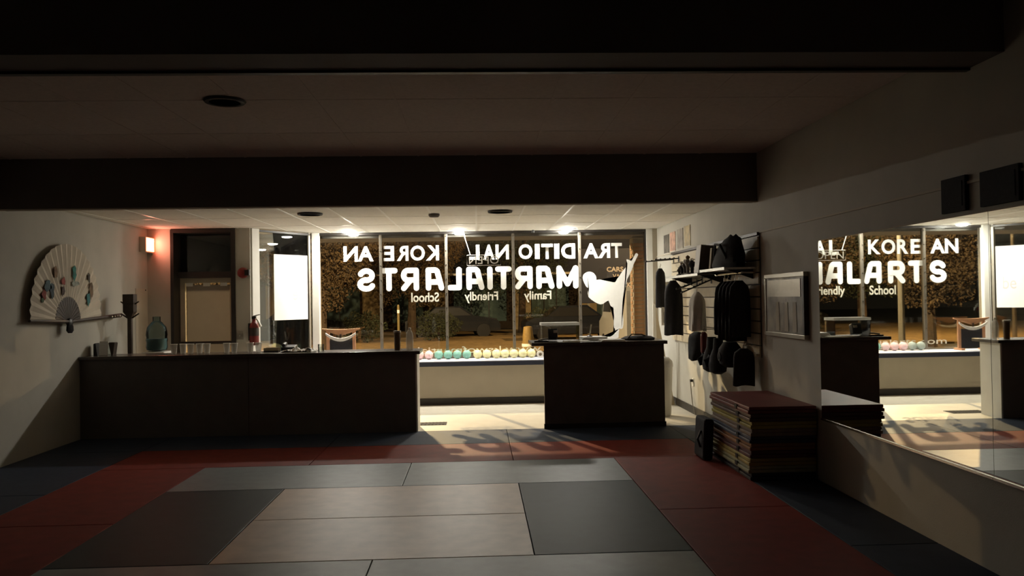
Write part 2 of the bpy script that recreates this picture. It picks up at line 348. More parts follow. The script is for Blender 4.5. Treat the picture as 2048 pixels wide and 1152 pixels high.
MB().lathe((-1.80, 5.98, ZU), [(0.14, -0.012), (0.15, 0.0), (0.11, 0.0), (0.11, -0.012)], 24).build('trim_ring', 'dark', t, True)
MB().lathe((-1.80, 5.98, ZU), [(0.112, -0.010), (0.08, -0.004), (0.01, -0.002)], 24).build('dark_baffle', 'dark', t, True)
t = thing('spot_head', 'small black sensor on the ceiling edge right of the middle lamp', 'sensor', (0.90, 13.0, ZC))
MB().lathe((0.90, 13.0, ZC), [(0.02, 0.0), (0.025, -0.02), (0.02, -0.045), (0.005, -0.05)], 14).build('body', 'black', t, True)
# exit sign: flag-mounted on the entry wall, face towards the room's right
t = thing('exit_sign', 'lit red exit sign flag-mounted on the entry wall left of the door', 'sign', (XL, 11.95, 2.34))
MB().b2((XL, 11.76, 2.335), (-4.66, 12.04, 2.555), 0.01).build('housing', 'wallb', t)
MB().b2((-4.66, 11.775, 2.35), (-4.65, 12.03, 2.54)).build('lit_face', emit('exit_face', (1.0, 0.12, 0.05), 24.0), t)
M['exitl'] = emit('exit_letters', (1.0, 0.5, 0.35), 45.0)
text_fit('letters', 'EXIT', (-4.647, 11.79, 2.37), (0, 1, 0), (0, 0, 1), 0.22, 0.15, 'exitl', t, 0.02)

# ================================================================== WINDOW LETTERING (read from the street: mirrored from inside)
YL = YF + 0.006
def wx(u): return (u - 954.95)*YF/1640          # survey units along the window wall to metres
def ZW(z): return 1.59 + (z-1.59)*YF/12.5
def letter(parent, ch, xr, xl, z0, z1, m, bold):      # xr = right image edge (word side), xl = left image edge
    return text_fit('letter', ch, (xr, YL, z0), (-1, 0, 0), (0, 0, 1), xr-xl, z1-z0, m, parent, bold)
def word(name, label, letters, z0, z1, m='letter', bold=0.03, tint=None):
    t = thing('window_lettering', label, 'lettering', (wx(letters[0][1]), YL, z0), 'mirror-written words on the shop window')
    for k, (ch, a, b) in enumerate(letters):
        letter(t, ch, wx(max(a, b))+0.012, wx(min(a, b))+0.012, z0, z1, tint[k] if tint else m, bold)
word('w', 'upper white word TRADITIONAL mirror-written high on the window', [('T', 1224, 1246), ('R', 1197, 1222), ('A', 1168, 1198), ('D', 1123, 1151), ('I', 1109, 1119), ('T', 1083, 1106), ('I', 1070, 1079.5), ('O', 1037, 1065), ('N', 991, 1018), ('A', 966, 989), ('L', 939, 959)], ZW(2.195), ZW(2.425), 'letter', 0.035)
word('w', 'upper white word KOREAN mirror-written left of the hanging sign', [('K', 852, 878), ('O', 821, 850), ('R', 794, 817.5), ('E', 768, 789), ('A', 717, 748), ('N', 689, 717)], ZW(2.195), ZW(2.425), 'letter', 0.03)
# big rounded letters, drawn from strokes
def arc(cx, cy, rx, ry, a0, a1, n=10): return [(cx + rx*math.cos(math.radians(a0+(a1-a0)*i/n)), cy + ry*math.sin(math.radians(a0+(a1-a0)*i/n))) for i in range(n+1)]
ST = {'M': [[(0, 0), (0, 1), (0.5, 0.12), (1, 1), (1, 0)]],
      'A': [[(0, 0), (0.32, 0.92), (0.45, 1), (1, 1), (1, 0)], [(0.16, 0.33), (1, 0.33)]],
      'R': [[(0, 0), (0, 1), (0.68, 1)] + arc(0.68, 0.73, 0.32, 0.27, 90, -90) + [(0, 0.46)], [(0.45, 0.46), (1, 0)]],
      'T': [[(0, 1), (1, 1)], [(0.5, 1), (0.5, 0)]], 'I': [[(0.5, 0), (0.5, 1)]], 'L': [[(0, 1), (0, 0), (1, 0)]],
      'S': [arc(0.5, 0.74, 0.46, 0.26, 20, 270, 14) + arc(0.5, 0.25, 0.5, 0.25, 85, -160, 14)]}
def stroke_letter(parent, ch, xr, xl, z0, z1, th, m):
    b = MB(); h = th/2; cn = [0]; w = xr-xl-2*h; hh = z1-z0-2*h
    def P(q): return Vector((xr-h-q[0]*w if ch != 'I' else (xr+xl)/2, YL, z0+h+q[1]*hh))
    def put(pts):
        cn[0] += 1; o = Vector((0, -0.00012*cn[0], 0)); b.slab([q+o for q in pts], (0, -0.001, 0))
    for line in ST[ch]:
        pts = [P(q) for q in line]
        for a, c in zip(pts[:-1], pts[1:]):
            d = (c-a); 
            if d.length < 1e-6: continue
            nn = Vector((-d.z, 0, d.x)).normalized()*h
            put([a+nn, c+nn, c-nn, a-nn])
        for a in pts: put([a + Vector((math.cos(k*PI/8), 0, math.sin(k*PI/8)))*h for k in range(16)])
    return b.build('letter', m, parent)
for lab, lets in (('big white rounded word MARTIAL mirror-written across the window', [('M', 1113, 1157), ('A', 1072, 1108.5), ('R', 1029.5, 1065), ('T', 990, 1023), ('I', 974, 984.6), ('A', 932, 968), ('L', 894, 923)]),
                  ('big white rounded word ARTS mirror-written at the window left', [('A', 851, 888), ('R', 802, 838), ('T', 761, 795.6), ('S', 715.6, 751.6)])):
    t = thing('window_lettering', lab, 'lettering', (wx(lets[0][2]), YL, 1.735), 'mirror-written words on the shop window')
    for ch, a, c in lets: stroke_letter(t, ch, wx(c)+0.01, wx(a)+0.01, ZW(1.735), ZW(2.09), 0.088, 'letter')
for txt, a, c in (('Family', 1047, 1102), ('Friendly', 928, 995), ('School', 822, 877)):
    t = thing('window_lettering', 'small cream word %s mirror-written under the big letters' % txt, 'lettering', (wx(c), YL, 1.54), 'mirror-written words on the shop window')
    text_fit('letters', txt, (wx(c)+0.01, YL, ZW(1.535) if 'y' in txt else ZW(1.565)), (-1, 0, 0), (0, 0, 1), wx(c)-wx(a), 0.183 if 'y' in txt else 0.152, 'letterw', t, 0.02)
t = thing('window_lettering', 'small web address mirror-written along the window bottom behind the balls', 'lettering', (0.95, YL, 0.78), 'mirror-written words on the shop window')
text_fit('letters', 'www.kswofmartialarts.com', (1.0, YL, 0.745), (-1, 0, 0), (0, 0, 1), 2.88, 0.10, 'letterw', t, 0.0)
# kicking figure decal, white vinyl outline
K = [(735,150),(722,133),(706,137),(690,165),(662,217),(640,206),(612,198),(607,206),(618,240),(618,262),(585,300),(560,330),(530,375),(510,402),(485,440),(465,442),(430,428),(380,415),(320,412),(287,417),(284,385),(275,365),(258,345),(238,334),(215,330),(190,334),(165,347),(148,365),(141,390),(145,420),(160,455),(175,485),(190,497),(207,508),(196,535),(192,560),(200,598),(225,622),(265,650),(300,668),(325,675),(352,670),(372,655),(390,643),(410,636),(418,655),(430,690),(445,706),(462,712),(466,800),(462,860),(456,912),(474,932),(472,960),(466,985),(450,1000),(425,1014),(370,1018),(325,1017),(305,1028),(305,1043),(330,1053),(380,1058),(420,1056),(450,1045),(485,1035),(510,1025),(513,985),(519,930),(540,934),(556,925),(564,890),(566,850),(562,760),(558,660),(566,590),(575,545),(588,515),(602,450),(612,410),(640,358),(660,318),(678,275),(690,235),(712,195)]
t = thing('kicking_figure_decal', 'white flat silhouette of a person in uniform kicking high, on the window', 'decal', (1.9, YL, 0.93))
bmk = MB(); PK = [(wx(1140+x*0.19088)+0.02*0, YL, 1.59-((480+y*0.19088)-(599.0-0.016*(1140+x*0.19088-955)))*YF/1640) for x, y in K]
bmk.add(PK, [tuple(range(len(PK)))]); bmesh.ops.triangulate(bmk.bm, faces=list(bmk.bm.faces)); bmk.build('silhouette', 'letter', t)
# hanging open sign
t = thing('open_sign', 'unlit open sign with grey tube letters hanging behind the window on a wire', 'sign', (0.05, 12.94, 2.13))
MB().b2((-0.155, 12.95, 2.13), (0.375, 12.962, 2.29), 0.004).build('clear_panel', 'clear', t)
text_fit('tube_letters', 'OPEN', (0.345, 12.945, 2.15), (-1, 0, 0), (0, 0, 1), 0.47, 0.12, 'alu', t, 0.0)
fr = MB(); fr.tube([(-0.155, 12.955, 2.13), (0.375, 12.955, 2.13), (0.375, 12.955, 2.29), (-0.155, 12.955, 2.29), (-0.155, 12.955, 2.13)], 0.005, 6); fr.build('panel_rim', 'alu', t)
MB().tube([(-0.10, 12.955, 2.29), (-0.17, 12.94, 2.52), (-0.21, 12.92, ZC)], 0.006, 6).build('hanging_wire', 'white', t)
# white poster on the splayed window, thin lettering on its street side
t = thing('white_poster', 'blank white poster sheet taped on the splayed side window', 'poster', w2(0.45, 0.02, 1.33))
s0, s1, zp0, zp1 = 0.415, 1.09, 1.325, 2.32
w2box(s0, s1, 0.010, 0.014, zp0, zp1).build('sheet', 'paper', t)
text_fit('faint_word', 'be', w2(s1-0.10, 0.0165, zp0+0.30), (-u2.x, -u2.y, 0), (0, 0, 1), 0.20, 0.20, 'ink', t)

# ================================================================== COUNTERS
t = thing('reception_counter', 'long low reception counter at the left wall', 'counter', (-2.75, 10.27, 0))
MB().b2((XL+0.002, 10.0, 0.0), (-0.765, 10.40, 0.94)).build('body', 'counter', t)
MB().b2((-2.77, 9.996, 0.0), (-2.765, 10.0, 0.94)).build('panel_joint', 'basebd', t)
box('end_panel', (-0.765, 9.995, 0.0), (-0.745, 10.41, 0.94), 'white', t)
MB().b2((XL+0.002, 9.965, 0.94), (-0.705, 10.52, 0.98), 0.006).build('top', 'ctop', t)
t = thing('display_counter', 'dark wood display counter on the right, kicking figure behind it', 'counter', (1.54, 10.3, 0))
MB().b2((0.80, 10.0, 0.0), (2.28, 10.04, 1.01)).build('front_panel', 'counterr', t)
for x in (0.95, 2.15): MB().b2((x, 10.04, 0.0), (x+0.04, 10.55, 1.01)).build('leg_panel', 'counterr', t)
box('kick_plate', (0.79, 9.985, 0.0), (2.29, 10.0, 0.06), 'basebd', t)
MB().b2((0.65, 9.97, 1.01), (2.32, 10.66, 1.05), 0.006).build('top', 'ctop', t)

# --- things on the long counter
zc = 0.98
def cup(x, y, i, lab):
    t = thing('plastic_cup', lab, 'cup', (x, y, zc), 'clear cups on the long counter')
    MB().lathe((x, y, zc), [(0.030, 0.001), (0.031, 0.004), (0.041, 0.115), (0.043, 0.118), (0.039, 0.118), (0.029, 0.006), (0.004, 0.005)], 18).build('body', 'cup', t, True)
    MB().lathe((x, y, zc), [(0.043, 0.113), (0.045, 0.118), (0.042, 0.121), (0.040, 0.118)], 18).build('rim', 'pvc', t, True)
ol = ['first', 'second', 'third', 'fourth', 'fifth', 'sixth', 'seventh', 'eighth', 'ninth']
for i, px in enumerate([356, 372, 388, 404, 420, 457, 473, 503, 520]):
    cup((px-953)/1640*10.28, 10.27 + (i % 2)*0.03, i, '%s clear plastic cup in the counter row, counted from the water cooler' % ol[i])
# brochure holders at the left end
t = thing('brochure_holder', 'black stand with a pale card at the left end of the counter', 'holder', (-4.62, 10.25, zc))
MB().slab([(-4.70, 10.24, zc), (-4.655, 10.24, zc), (-4.675, 10.24, zc+0.15), (-4.70, 10.24, zc+0.14)], (0, 0.10, 0)).build('stand', 'black', t)
MB().box((-4.585, 10.26, zc+0.085), (0.105, 0.008, 0.17), 0.002, Matrix.Rotation(-0.15, 4, 'X')).build('card', 'paper', t)
t = thing('leaflet_rack', 'small dark tapered leaflet rack beside the pale card', 'rack', (-4.50, 10.25, zc))
MB().slab([(-4.485, 10.23, zc), (-4.462, 10.23, zc), (-4.44, 10.23, zc+0.15), (-4.515, 10.23, zc+0.15)], (0, 0.09, 0)).build('body', 'dwood', t)
MB().b2((-4.51, 10.235, zc+0.15), (-4.445, 10.315, zc+0.156)).build('rim', 'dwood', t)
# coat tree
t = thing('coat_tree', 'dark wooden coat tree with angled pegs behind the long counter', 'coat stand', (-4.49, 10.8, 0))
MB().box((-4.49, 10.8, 0.86), (0.05, 0.05, 1.64), 0.004).build('post', 'dwood', t)
hb = MB(); hb.box((-4.49, 10.8, 1.665), (0.14, 0.12, 0.13), 0.008)
hb.loft([[(-4.49+sx*w, 10.8+sy*w*0.85, z) for sx, sy in ((-1, -1), (1, -1), (1, 1), (-1, 1))] for w, z in ((0.03, 1.44), (0.066, 1.50), (0.066, 1.60))]); hb.build('head_block', 'dwood', t)
for z in (1.60, 1.445):
    for s in (-1, 1): MB().tube([(-4.49+s*0.03, 10.8, z-0.02), (-4.49+s*0.115, 10.8, z+0.035)], [0.012, 0.008], 8).build('peg', 'dwood', t)
for a in range(4): MB().box((-4.49+0.10*math.cos(a*PI/2), 10.8+0.10*math.sin(a*PI/2), 0.02), (0.18 if a % 2 == 0 else 0.05, 0.05 if a % 2 == 0 else 0.18, 0.04), 0.005).build('foot', 'dwood', t)
# water cooler
xw, yw = -4.26, 11.08
t = thing('water_cooler', 'water cooler with a big blue bottle left of the entry door', 'water cooler', (xw, yw, 0))
MB().b2((xw-0.15, yw-0.15, 0), (xw+0.15, yw+0.15, 0.97), 0.02).build('cabinet', 'white', t)
bt = MB().lathe((xw, yw, 0.97), [(0.05, 0.0), (0.125, 0.02), (0.135, 0.06), (0.13, 0.12), (0.137, 0.15), (0.13, 0.19), (0.137, 0.22), (0.13, 0.27), (0.12, 0.32), (0.075, 0.38), (0.05, 0.40), (0.05, 0.46), (0.01, 0.465)], 28).build('bottle', 'water', t, True)
MB().lathe((xw, yw, 0.97), [(0.01, 0.008), (0.115, 0.024), (0.126, 0.06), (0.122, 0.12), (0.126, 0.17), (0.01, 0.171)], 28).build('water_fill', mat('water_fill', (0.22, 0.31, 0.32), 0.15, 0.05), bt, True)
for s in (-1, 1): box('tap', (xw+s*0.05-0.012, yw-0.19, 0.80), (xw+s*0.05+0.012, yw-0.15, 0.84), 'black', t)
# fire extinguisher on the post
xe, ye = -3.21, 11.93
t = thing('fire_extinguisher', 'red fire extinguisher hung on the post between door and poster window', 'extinguisher', (xe, ye, 1.0))
MB().lathe((xe, ye, 0.98), [(0.02, 0.0), (0.06, 0.01), (0.065, 0.04), (0.065, 0.27), (0.05, 0.32), (0.022, 0.345), (0.022, 0.38)], 20).build('cylinder', 'red', t, True)
MB().lathe((xe, ye, 0.98), [(0.066, 0.14), (0.0665, 0.145), (0.0665, 0.25), (0.066, 0.255)], 20).build('label_band', 'basebd', t, True)
hd = MB().b2((xe-0.03, ye-0.02, 1.36), (xe+0.03, ye+0.02, 1.40), 0.005).build('valve', 'black', t)
MB().slab([(xe-0.02, ye-0.012, 1.405), (xe+0.075, ye-0.012, 1.43), (xe+0.085, ye-0.012, 1.418), (xe-0.015, ye-0.012, 1.392)], (0, 0.024, 0)).build('lever', 'chrome', t)
MB().tube([(xe+0.03, ye-0.02, 1.375), (xe+0.06, ye-0.03, 1.34), (xe+0.10, ye-0.03, 1.25)], [0.012, 0.015, 0.02], 10).build('hose_nozzle', 'white', t, True)
MB().b2((xe-0.10, ye+0.05, 1.05), (xe+0.02, YD, 1.30)).build('wall_bracket', 'black', t)
# bell on the entry wall
xb, zb_ = -3.39, 2.03
t = thing('alarm_bell', 'small dark red round bell on the wall right of the door', 'bell', (xb, YD, zb_))
MB().lathe((xb, YD-0.005, zb_), [(0.075, 0.0), (0.08, -0.015), (0.07, -0.04), (0.03, -0.055), (0.004, -0.058)], 22, 'y').build('gong', 'red', t, True)
MB().b2((xb+0.035, YD-0.07, zb_-0.04), (xb+0.10, YD, zb_+0.045), 0.005).build('back_box', 'black', t)
t = thing('light_switch', 'grey switch plate on the wall left of the extinguisher', 'switch', (-3.44, YD, 1.08))
MB().b2((-3.49, YD-0.01, 1.06), (-3.40, YD, 1.18), 0.003).build('plate', 'alu', t); box('toggle', (-3.45, YD-0.018, 1.11), (-3.44, YD-0.01, 1.13), 'white', t)
t = thing('wall_notice', 'beige notice sheet pinned on the left wall behind the water cooler', 'notice', (XL, 12.0, 1.4))
MB().b2((XL, 11.62, 0.9), (XL+0.006, 12.03, 1.82)).build('sheet', 'wallb', t); MB().lathe((XL+0.006, 11.95, 1.80), [(0.008, 0), (0.008, 0.01)], 8, 'x').build('pin', 'black', t)
# telephone, paper pile, small cup, tumbler, bottle
t = thing('desk_phone', 'black desk telephone behind the white papers on the long counter', 'telephone', (-2.34, 10.42, zc))
MB().box((-2.37, 10.42, zc+0.041), (0.17, 0.17, 0.05), 0.01, Matrix.Rotation(0.15, 4, 'X')).build('base', 'black', t)
MB().tube([(-2.43, 10.36, zc+0.075), (-2.43, 10.48, zc+0.09)], [0.022, 0.022], 10).build('handset', 'black', t, True)
t = thing('paper_heap', 'heap of crumpled white papers on the long counter', 'papers', (-2.17, 10.2, zc))
for k in range(4):
    g = MB(); n = 7; v = []; cx = -2.33 + k*0.085; w = 0.17
    for i in range(n):
        for j in range(n): v.append((cx + (i/(n-1)-0.5)*w + random.uniform(-.01, .01), 10.2 + (j/(n-1)-0.5)*0.2, zc + 0.004 + random.uniform(0, 0.06)*(1-abs(i/(n-1)-0.5)*1.2)*(0.6+0.4*(k % 2))))
    g.add(v, [(i*n+j, i*n+j+1, (i+1)*n+j+1, (i+1)*n+j) for i in range(n-1) for j in range(n-1)]).build('crumpled_sheet', 'paper', t)
MB().b2((-2.36, 10.1, zc), (-2.06, 10.3, zc+0.004)).build('flat_sheet', 'paper', t)
t = thing('glass_tumbler', 'short clear glass right of the crumpled papers', 'glass', (-1.96, 10.33, zc))
MB().lathe((-1.96, 10.33, zc), [(0.034, 0), (0.036, 0.004), (0.038, 0.085), (0.035, 0.085), (0.033, 0.008), (0.004, 0.007)], 18).build('body', 'clear', t, True)
MB().lathe((-1.96, 10.33, zc), [(0.030, 0.010), (0.032, 0.05), (0.004, 0.051)], 18).build('drink', 'clear', t, True)
t = thing('pencil_tray', 'low wooden tray with a pale rim near the extinguisher', 'tray', (-2.68, 10.3, zc))
MB().b2((-2.66, 10.30, zc), (-2.48, 10.42, zc+0.015)).build('base', 'dwood', t)
for a, b in (((-2.66, 10.30), (-2.48, 10.307)), ((-2.66, 10.413), (-2.48, 10.42))): box('rim', (a[0], a[1], zc+0.015), (b[0], b[1], zc+0.05), 'slat', t)
xt = (792.5-953)/1640*10.25
t = thing('brown_tumbler', 'tall dark brown tumbler on the right part of the long counter', 'tumbler', (xt, 10.25, zc))
MB().lathe((xt, 10.25, zc), [(0.036, 0), (0.037, 0.005), (0.040, 0.20), (0.045, 0.215), (0.045, 0.235), (0.038, 0.235), (0.036, 0.20), (0.004, 0.19)], 20).build('body', 'brass', t, True)
MB().lathe((xt, 10.25, zc), [(0.0455, 0.214), (0.0465, 0.22), (0.0465, 0.234), (0.0455, 0.238)], 20).build('rim_band', 'alu', t, True)
xt = (817-953)/1640*10.25
t = thing('water_bottle', 'clear plastic water bottle beside the brown tumbler', 'bottle', (xt, 10.25, zc))
MB().lathe((xt, 10.25, zc), [(0.04, 0), (0.045, 0.01), (0.045, 0.06), (0.042, 0.07), (0.045, 0.08), (0.045, 0.17), (0.038, 0.21), (0.02, 0.245), (0.016, 0.25), (0.004, 0.251)], 22).build('body', 'pet', t, True)
MB().lathe((xt, 10.25, zc), [(0.018, 0.25), (0.018, 0.272), (0.004, 0.273)], 16).build('cap', 'white', t, True)
# wooden stand on the sill behind the counter
xc, yc, zs = -2.12, 12.82, 0.66
t = thing('wooden_display_stand', 'wooden stand with curved top rail, black panel and white sash, on the sill', 'stand', (xc, yc, zs))
for sx in (-1, 1): MB().box((xc+sx*0.20, yc, zs+0.24), (0.05, 0.03, 0.48), 0.004).build('post', 'wood', t)
for sx in (-1, 1): MB().box((xc+sx*0.20, yc, zs+0.015), (0.06, 0.22, 0.03), 0.004).build('foot', 'wood', t)
rl = MB(); rl.loft([[(xc+u, yc+dy-0.03*(1-(u/0.29)**2), zs+0.502+0.015*(u/0.29)**2+dz) for dy, dz in ((-0.02, 0), (0.02, 0), (0.02, -0.10+0.085*abs(u/0.29)), (-0.02, -0.10+0.085*abs(u/0.29)))] for u in [-0.29+0.058*i for i in range(11)]]); rl.build('top_rail', 'wood', t)
MB().b2((xc-0.175, yc-0.01, zs+0.03), (xc+0.175, yc+0.01, zs+0.34)).build('black_panel', 'blackf', t)
sv = []
for i in range(13):
    u = -0.23 + 0.46*i/12; z = zs + 0.345 + 0.085*(u/0.23)**2
    sv.append([(xc+u, yc-0.065, z+0.02), (xc+u, yc-0.045, z+0.025), (xc+u, yc-0.045, z-0.03+0.02*(u/0.23)**2), (xc+u, yc-0.065, z-0.03+0.02*(u/0.23)**2)])
MB().loft(sv).build('white_sash', 'cloth', t)
MB().box((xc, yc-0.05, zs+0.40), (0.03, 0.02, 0.06), 0.006).build('knot', 'dwood', t)

# --- sill balls
bc = {'pink': (0.80, 0.55, 0.52), 'teal': (0.22, 0.46, 0.36), 'yellow': (0.85, 0.80, 0.45), 'grey': (0.36, 0.40, 0.34)}
for k, v in bc.items(): M['ball_'+k] = mat('ball_'+k, v, 0.6, 0.10, 25, bump=0.2, bscale=150)
bl = [('grey', 783), ('grey', 801)] + [('pink', 819.5), ('pink', 838), ('pink', 856.5)] + [('teal', q) for q in (876, 894.5, 913, 932)] + [('yellow', q) for q in (953.5, 972, 991, 1008, 1026, 1043.5, 1061)]
cnt = {}
for c, px in bl:
    cnt[c] = cnt.get(c, 0) + 1; x = wx(px)*12.95/YF; r = 0.069
    t = thing('throwing_ball', '%s %s ball on the window sill, counted from the left' % (ol[cnt[c]-1], 'dark grey green' if c == 'grey' else c), 'ball', (x, 12.95, 0.66), 'balls lined up on the window sill')
    prof = [(max(0.003, r*math.sin(PI*i/12)), r - r*math.cos(PI*i/12)) for i in range(13)]
    MB().lathe((x, 12.95, 0.66), prof, 20).build('shell', 'ball_'+c, t, True)
    MB().tube([(x + r*1.004*math.cos(a)*0.95, 12.95 - 0.02 + 0.02*math.sin(2*a), 0.66 + r + r*0.97*math.sin(a)) for a in [i*2*PI/20 for i in range(21)]], 0.0022, 5).build('seam', 'ball_'+c, t)
xt = wx(1079)*12.85/YF
t = thing('tape_roll', 'grey roll of tape on the sill beside the last yellow ball', 'tape roll', (xt, 12.87, 0.66))
MB().lathe((xt, 12.85, 0.66+0.055), [(0.055, 0), (0.055, 0.05), (0.022, 0.05), (0.022, 0.0), (0.055, 0.0)], 22, 'y', False).build('roll', 'white', t, True)
MB().lathe((xt, 12.848, 0.66+0.055), [(0.024, 0.0), (0.024, 0.054), (0.02, 0.054), (0.02, 0.0), (0.024, 0.0)], 18, 'y', False).build('core', 'dark', t, True)
t = thing('small_box', 'grey cardboard box on the sill behind the dark counter', 'box', (xt+0.12, 12.87, 0.66))
MB().b2((xt+0.065, 12.81, 0.66), (xt+0.30, 12.95, 0.77), 0.003).build('carton', 'soffit', t); MB().b2((xt+0.064, 12.87, 0.66), (xt+0.301, 12.36, 0.8015)).build('tape_strip', 'wallb', t)

# --- things on the dark counter
zd = 1.05
t = thing('monitor_riser', 'clear riser with a white top on the dark counter', 'riser', (1.03, 10.35, zd))
MB().b2((0.79, 10.2, zd+0.20), (1.27, 10.5, zd+0.235), 0.004).build('white_top', 'riser', t)
for x in (0.80, 1.256): MB().b2((x, 10.2, zd), (x+0.006, 10.5, zd+0.20)).build('clear_leg', 'clear', t)
t = thing('card_terminal', 'black card terminal under the white riser', 'terminal', (0.95, 10.3, zd))
MB().box((0.94, 10.32, zd+0.085), (0.12, 0.10, 0.14), 0.015, Matrix.Rotation(-0.25, 4, 'X')).build('body', 'black', t)
MB().box((0.97, 10.26, zd+0.12), (0.05, 0.008, 0.035), 0.002, Matrix.Rotation(-0.25, 4, 'X')).build('screen', 'chrome', t)
t = thing('stapler', 'shiny stapler at the left end of the dark counter', 'stapler', (0.83, 10.1, zd))
MB().box((0.78, 10.1, zd+0.01), (0.18, 0.035, 0.018), 0.004).build('base', 'dwood', t); MB().box((0.80, 10.1, zd+0.035), (0.13, 0.03, 0.02), 0.006, Matrix.Rotation(-0.12, 4, 'Y')).build('arm', 'chrome', t)
for k, (x0, y0, x1, y1, h, lab) in enumerate(((1.05, 10.02, 1.38, 10.22, 0.010, 'white sheets at the front edge of the dark counter'), (1.29, 10.24, 1.62, 10.6, 0.045, 'thick stack of grey white papers under the pen holder'), (1.50, 9.99, 1.80, 10.2, 0.020, 'low paper stack before the figure foot'))):
    t = thing('paper_stack', lab, 'papers', ((x0+x1)/2, (y0+y1)/2, zd))
    for q in range(3): MB().box(((x0+x1)/2, (y0+y1)/2, zd+h*(q+0.5)/3), (x1-x0-0.01*q, y1-y0-0.01*q, h/3*0.96), 0, Matrix.Rotation(0.05*(q-1)+0.06*k, 4, 'Z')).build('ream', 'paper', t)
t = thing('desk_pen', 'pen standing in a small black base on the paper stack', 'pen', (1.43, 10.4, zd+0.045))
MB().lathe((1.42, 10.4, zd+0.045), [(0.035, 0), (0.035, 0.008), (0.015, 0.018), (0.004, 0.019)], 16).build('base', 'black', t, True)
MB().tube([(1.42, 10.4, zd+0.06), (1.445, 10.4, zd+0.20)], 0.008, 8).build('barrel', 'slat', t, True)
t = thing('black_bag', 'flat black bag lying at the right end of the dark counter', 'bag', (2.05, 10.3, zd))
bgm = MB(); bgm.loft([ell(2.02, 10.3, zd+z, 0.20*k, 0.16*k, 20, 0.04, 6) for z, k in ((0.0, 1.0), (0.02, 1.05), (0.045, 0.8), (0.055, 0.3))]); bgm.build('pouch', 'blackf', t, True)
MB().tube([(1.86, 10.2, zd+0.01), (1.92, 10.2, zd+0.075), (2.05, 10.22, zd+0.07), (2.15, 10.25, zd+0.03)], 0.008, 6).build('strap', 'blackf', t, True)
# leaning board between counter and right wall, and bin
t = thing('leaning_board', 'pale board leaning by the right end of the window sill', 'board', (2.62, 12.0, 0))
MB().slab([(2.56, 11.95, 0.0), (2.64, 11.95, 0.0), (2.61, 11.95, 1.47), (2.575, 11.95, 1.50)], (0, 0.02, 0)).build('panel', 'white', t)
MB().slab([(2.64, 11.95, 0.0), (2.87, 11.95, 0.0), (2.62, 11.95, 1.42), (2.61, 11.95, 1.46)], (0, 0.015, 0)).build('brace', 'slat', t)
t = thing('waste_bin', 'white waste bin between the dark counter and the right wall', 'bin', (2.46, 10.9, 0))
MB().lathe((2.44, 10.9, 0), [(0.11, 0.0), (0.125, 0.02), (0.155, 0.66), (0.15, 0.66), (0.12, 0.03), (0.004, 0.025)], 24).build('drum', 'white', t, True)
MB().lathe((2.44, 10.9, 0), [(0.158, 0.655), (0.162, 0.67), (0.15, 0.73), (0.10, 0.78), (0.01, 0.79)], 24).build('dome_lid', 'paper', t, True)
# floor vent
t = thing('floor_register', 'dark floor register grille in the vinyl floor beside the long counter', 'vent', (-0.66, 10.62, 0))
MB().b2((-0.90, 10.48, 0.0), (-0.42, 10.73, 0.004)).build('frame', 'blackf', t)
for k in range(10): MB().b2((-0.885+k*0.046, 10.50, 0.004), (-0.865+k*0.046, 10.71, 0.008)).build('slat', 'blackf', t)

# ================================================================== LEFT WALL FAN
XFN = XL + 0.07
t = thing('wall_fan', 'giant painted folding fan hung on the left wall', 'fan', (XFN, 9.62, 1.41))
hy, hz = 9.60, 1.41
def fp(a, r, off=0.0): return (XFN + off, hy - r*math.cos(a), hz + r*math.sin(a))
def R_of(a): return 0.80 + 0.09*math.sin(a)
NP = 44; a0, a1 = math.radians(2), math.radians(178); v = []; fs = []
for i in range(NP+1):
    a = a0 + (a1-a0)*i/NP; o = 0.012 if i % 2 else -0.006
    v += [fp(a, 0.28, o*0.4), fp(a, R_of(a)*0.62, o*0.8), fp(a, R_of(a), o)]
for i in range(NP):
    for j in range(2): fs.append((3*i+j, 3*i+j+1, 3*i+4+j, 3*i+3+j))
lf_ = MB(); lf_.add(v, fs); lf_.build('leaf', mat('fan_paper', (0.60, 0.54, 0.44), 0.8, 0.08, 6), t)
for i in range(15):
    a = a0 + (a1-a0)*(i+0.5)/15; q = Vector((-math.sin(a), 0, 0)); da = 0.05
    MB().slab([fp(a-0.03, 0.02, -0.002), fp(a-0.09, 0.29, -0.002), fp(a+0.09, 0.29, -0.002), fp(a+0.03, 0.02, -0.002)], (0.006, 0, 0)).build('stick', 'dwood', t)
MB().tube([fp(math.radians(2), 0.0, 0.012), fp(math.radians(2), 0.84, 0.012)], [0.022, 0.016], 8).build('guard_stick', 'dwood', t)
MB().tube([fp(math.radians(178), 0.0, 0.012), fp(math.radians(178), 1.34, 0.012)], [0.016, 0.028], 8).build('guard_stick', 'dwood', t)
stud = MB()
for q in (1.05, 1.13, 1.20, 1.27): stud.lathe(fp(math.radians(178), q, 0.036), [(0.012, 0), (0.010, 0.008), (0.003, 0.012)], 8, 'x')
stud.build('studs', 'chrome', t)
MB().lathe((XFN+0.0, hy, hz-0.01), [(0.05, 0.0), (0.05, 0.03), (0.035, 0.04), (0.004, 0.042)], 18, 'x').build('rivet', 'black', t, True)
MB().loft([ell(XFN+0.02, hy, hz-0.02-z, 0.03*k, 0.055*k, 14, 0.1, 5) for z, k in ((0, 0.5), (0.03, 1.0), (0.08, 1.1), (0.11, 0.6))]).build('tassel_knot', 'blackf', t, True)
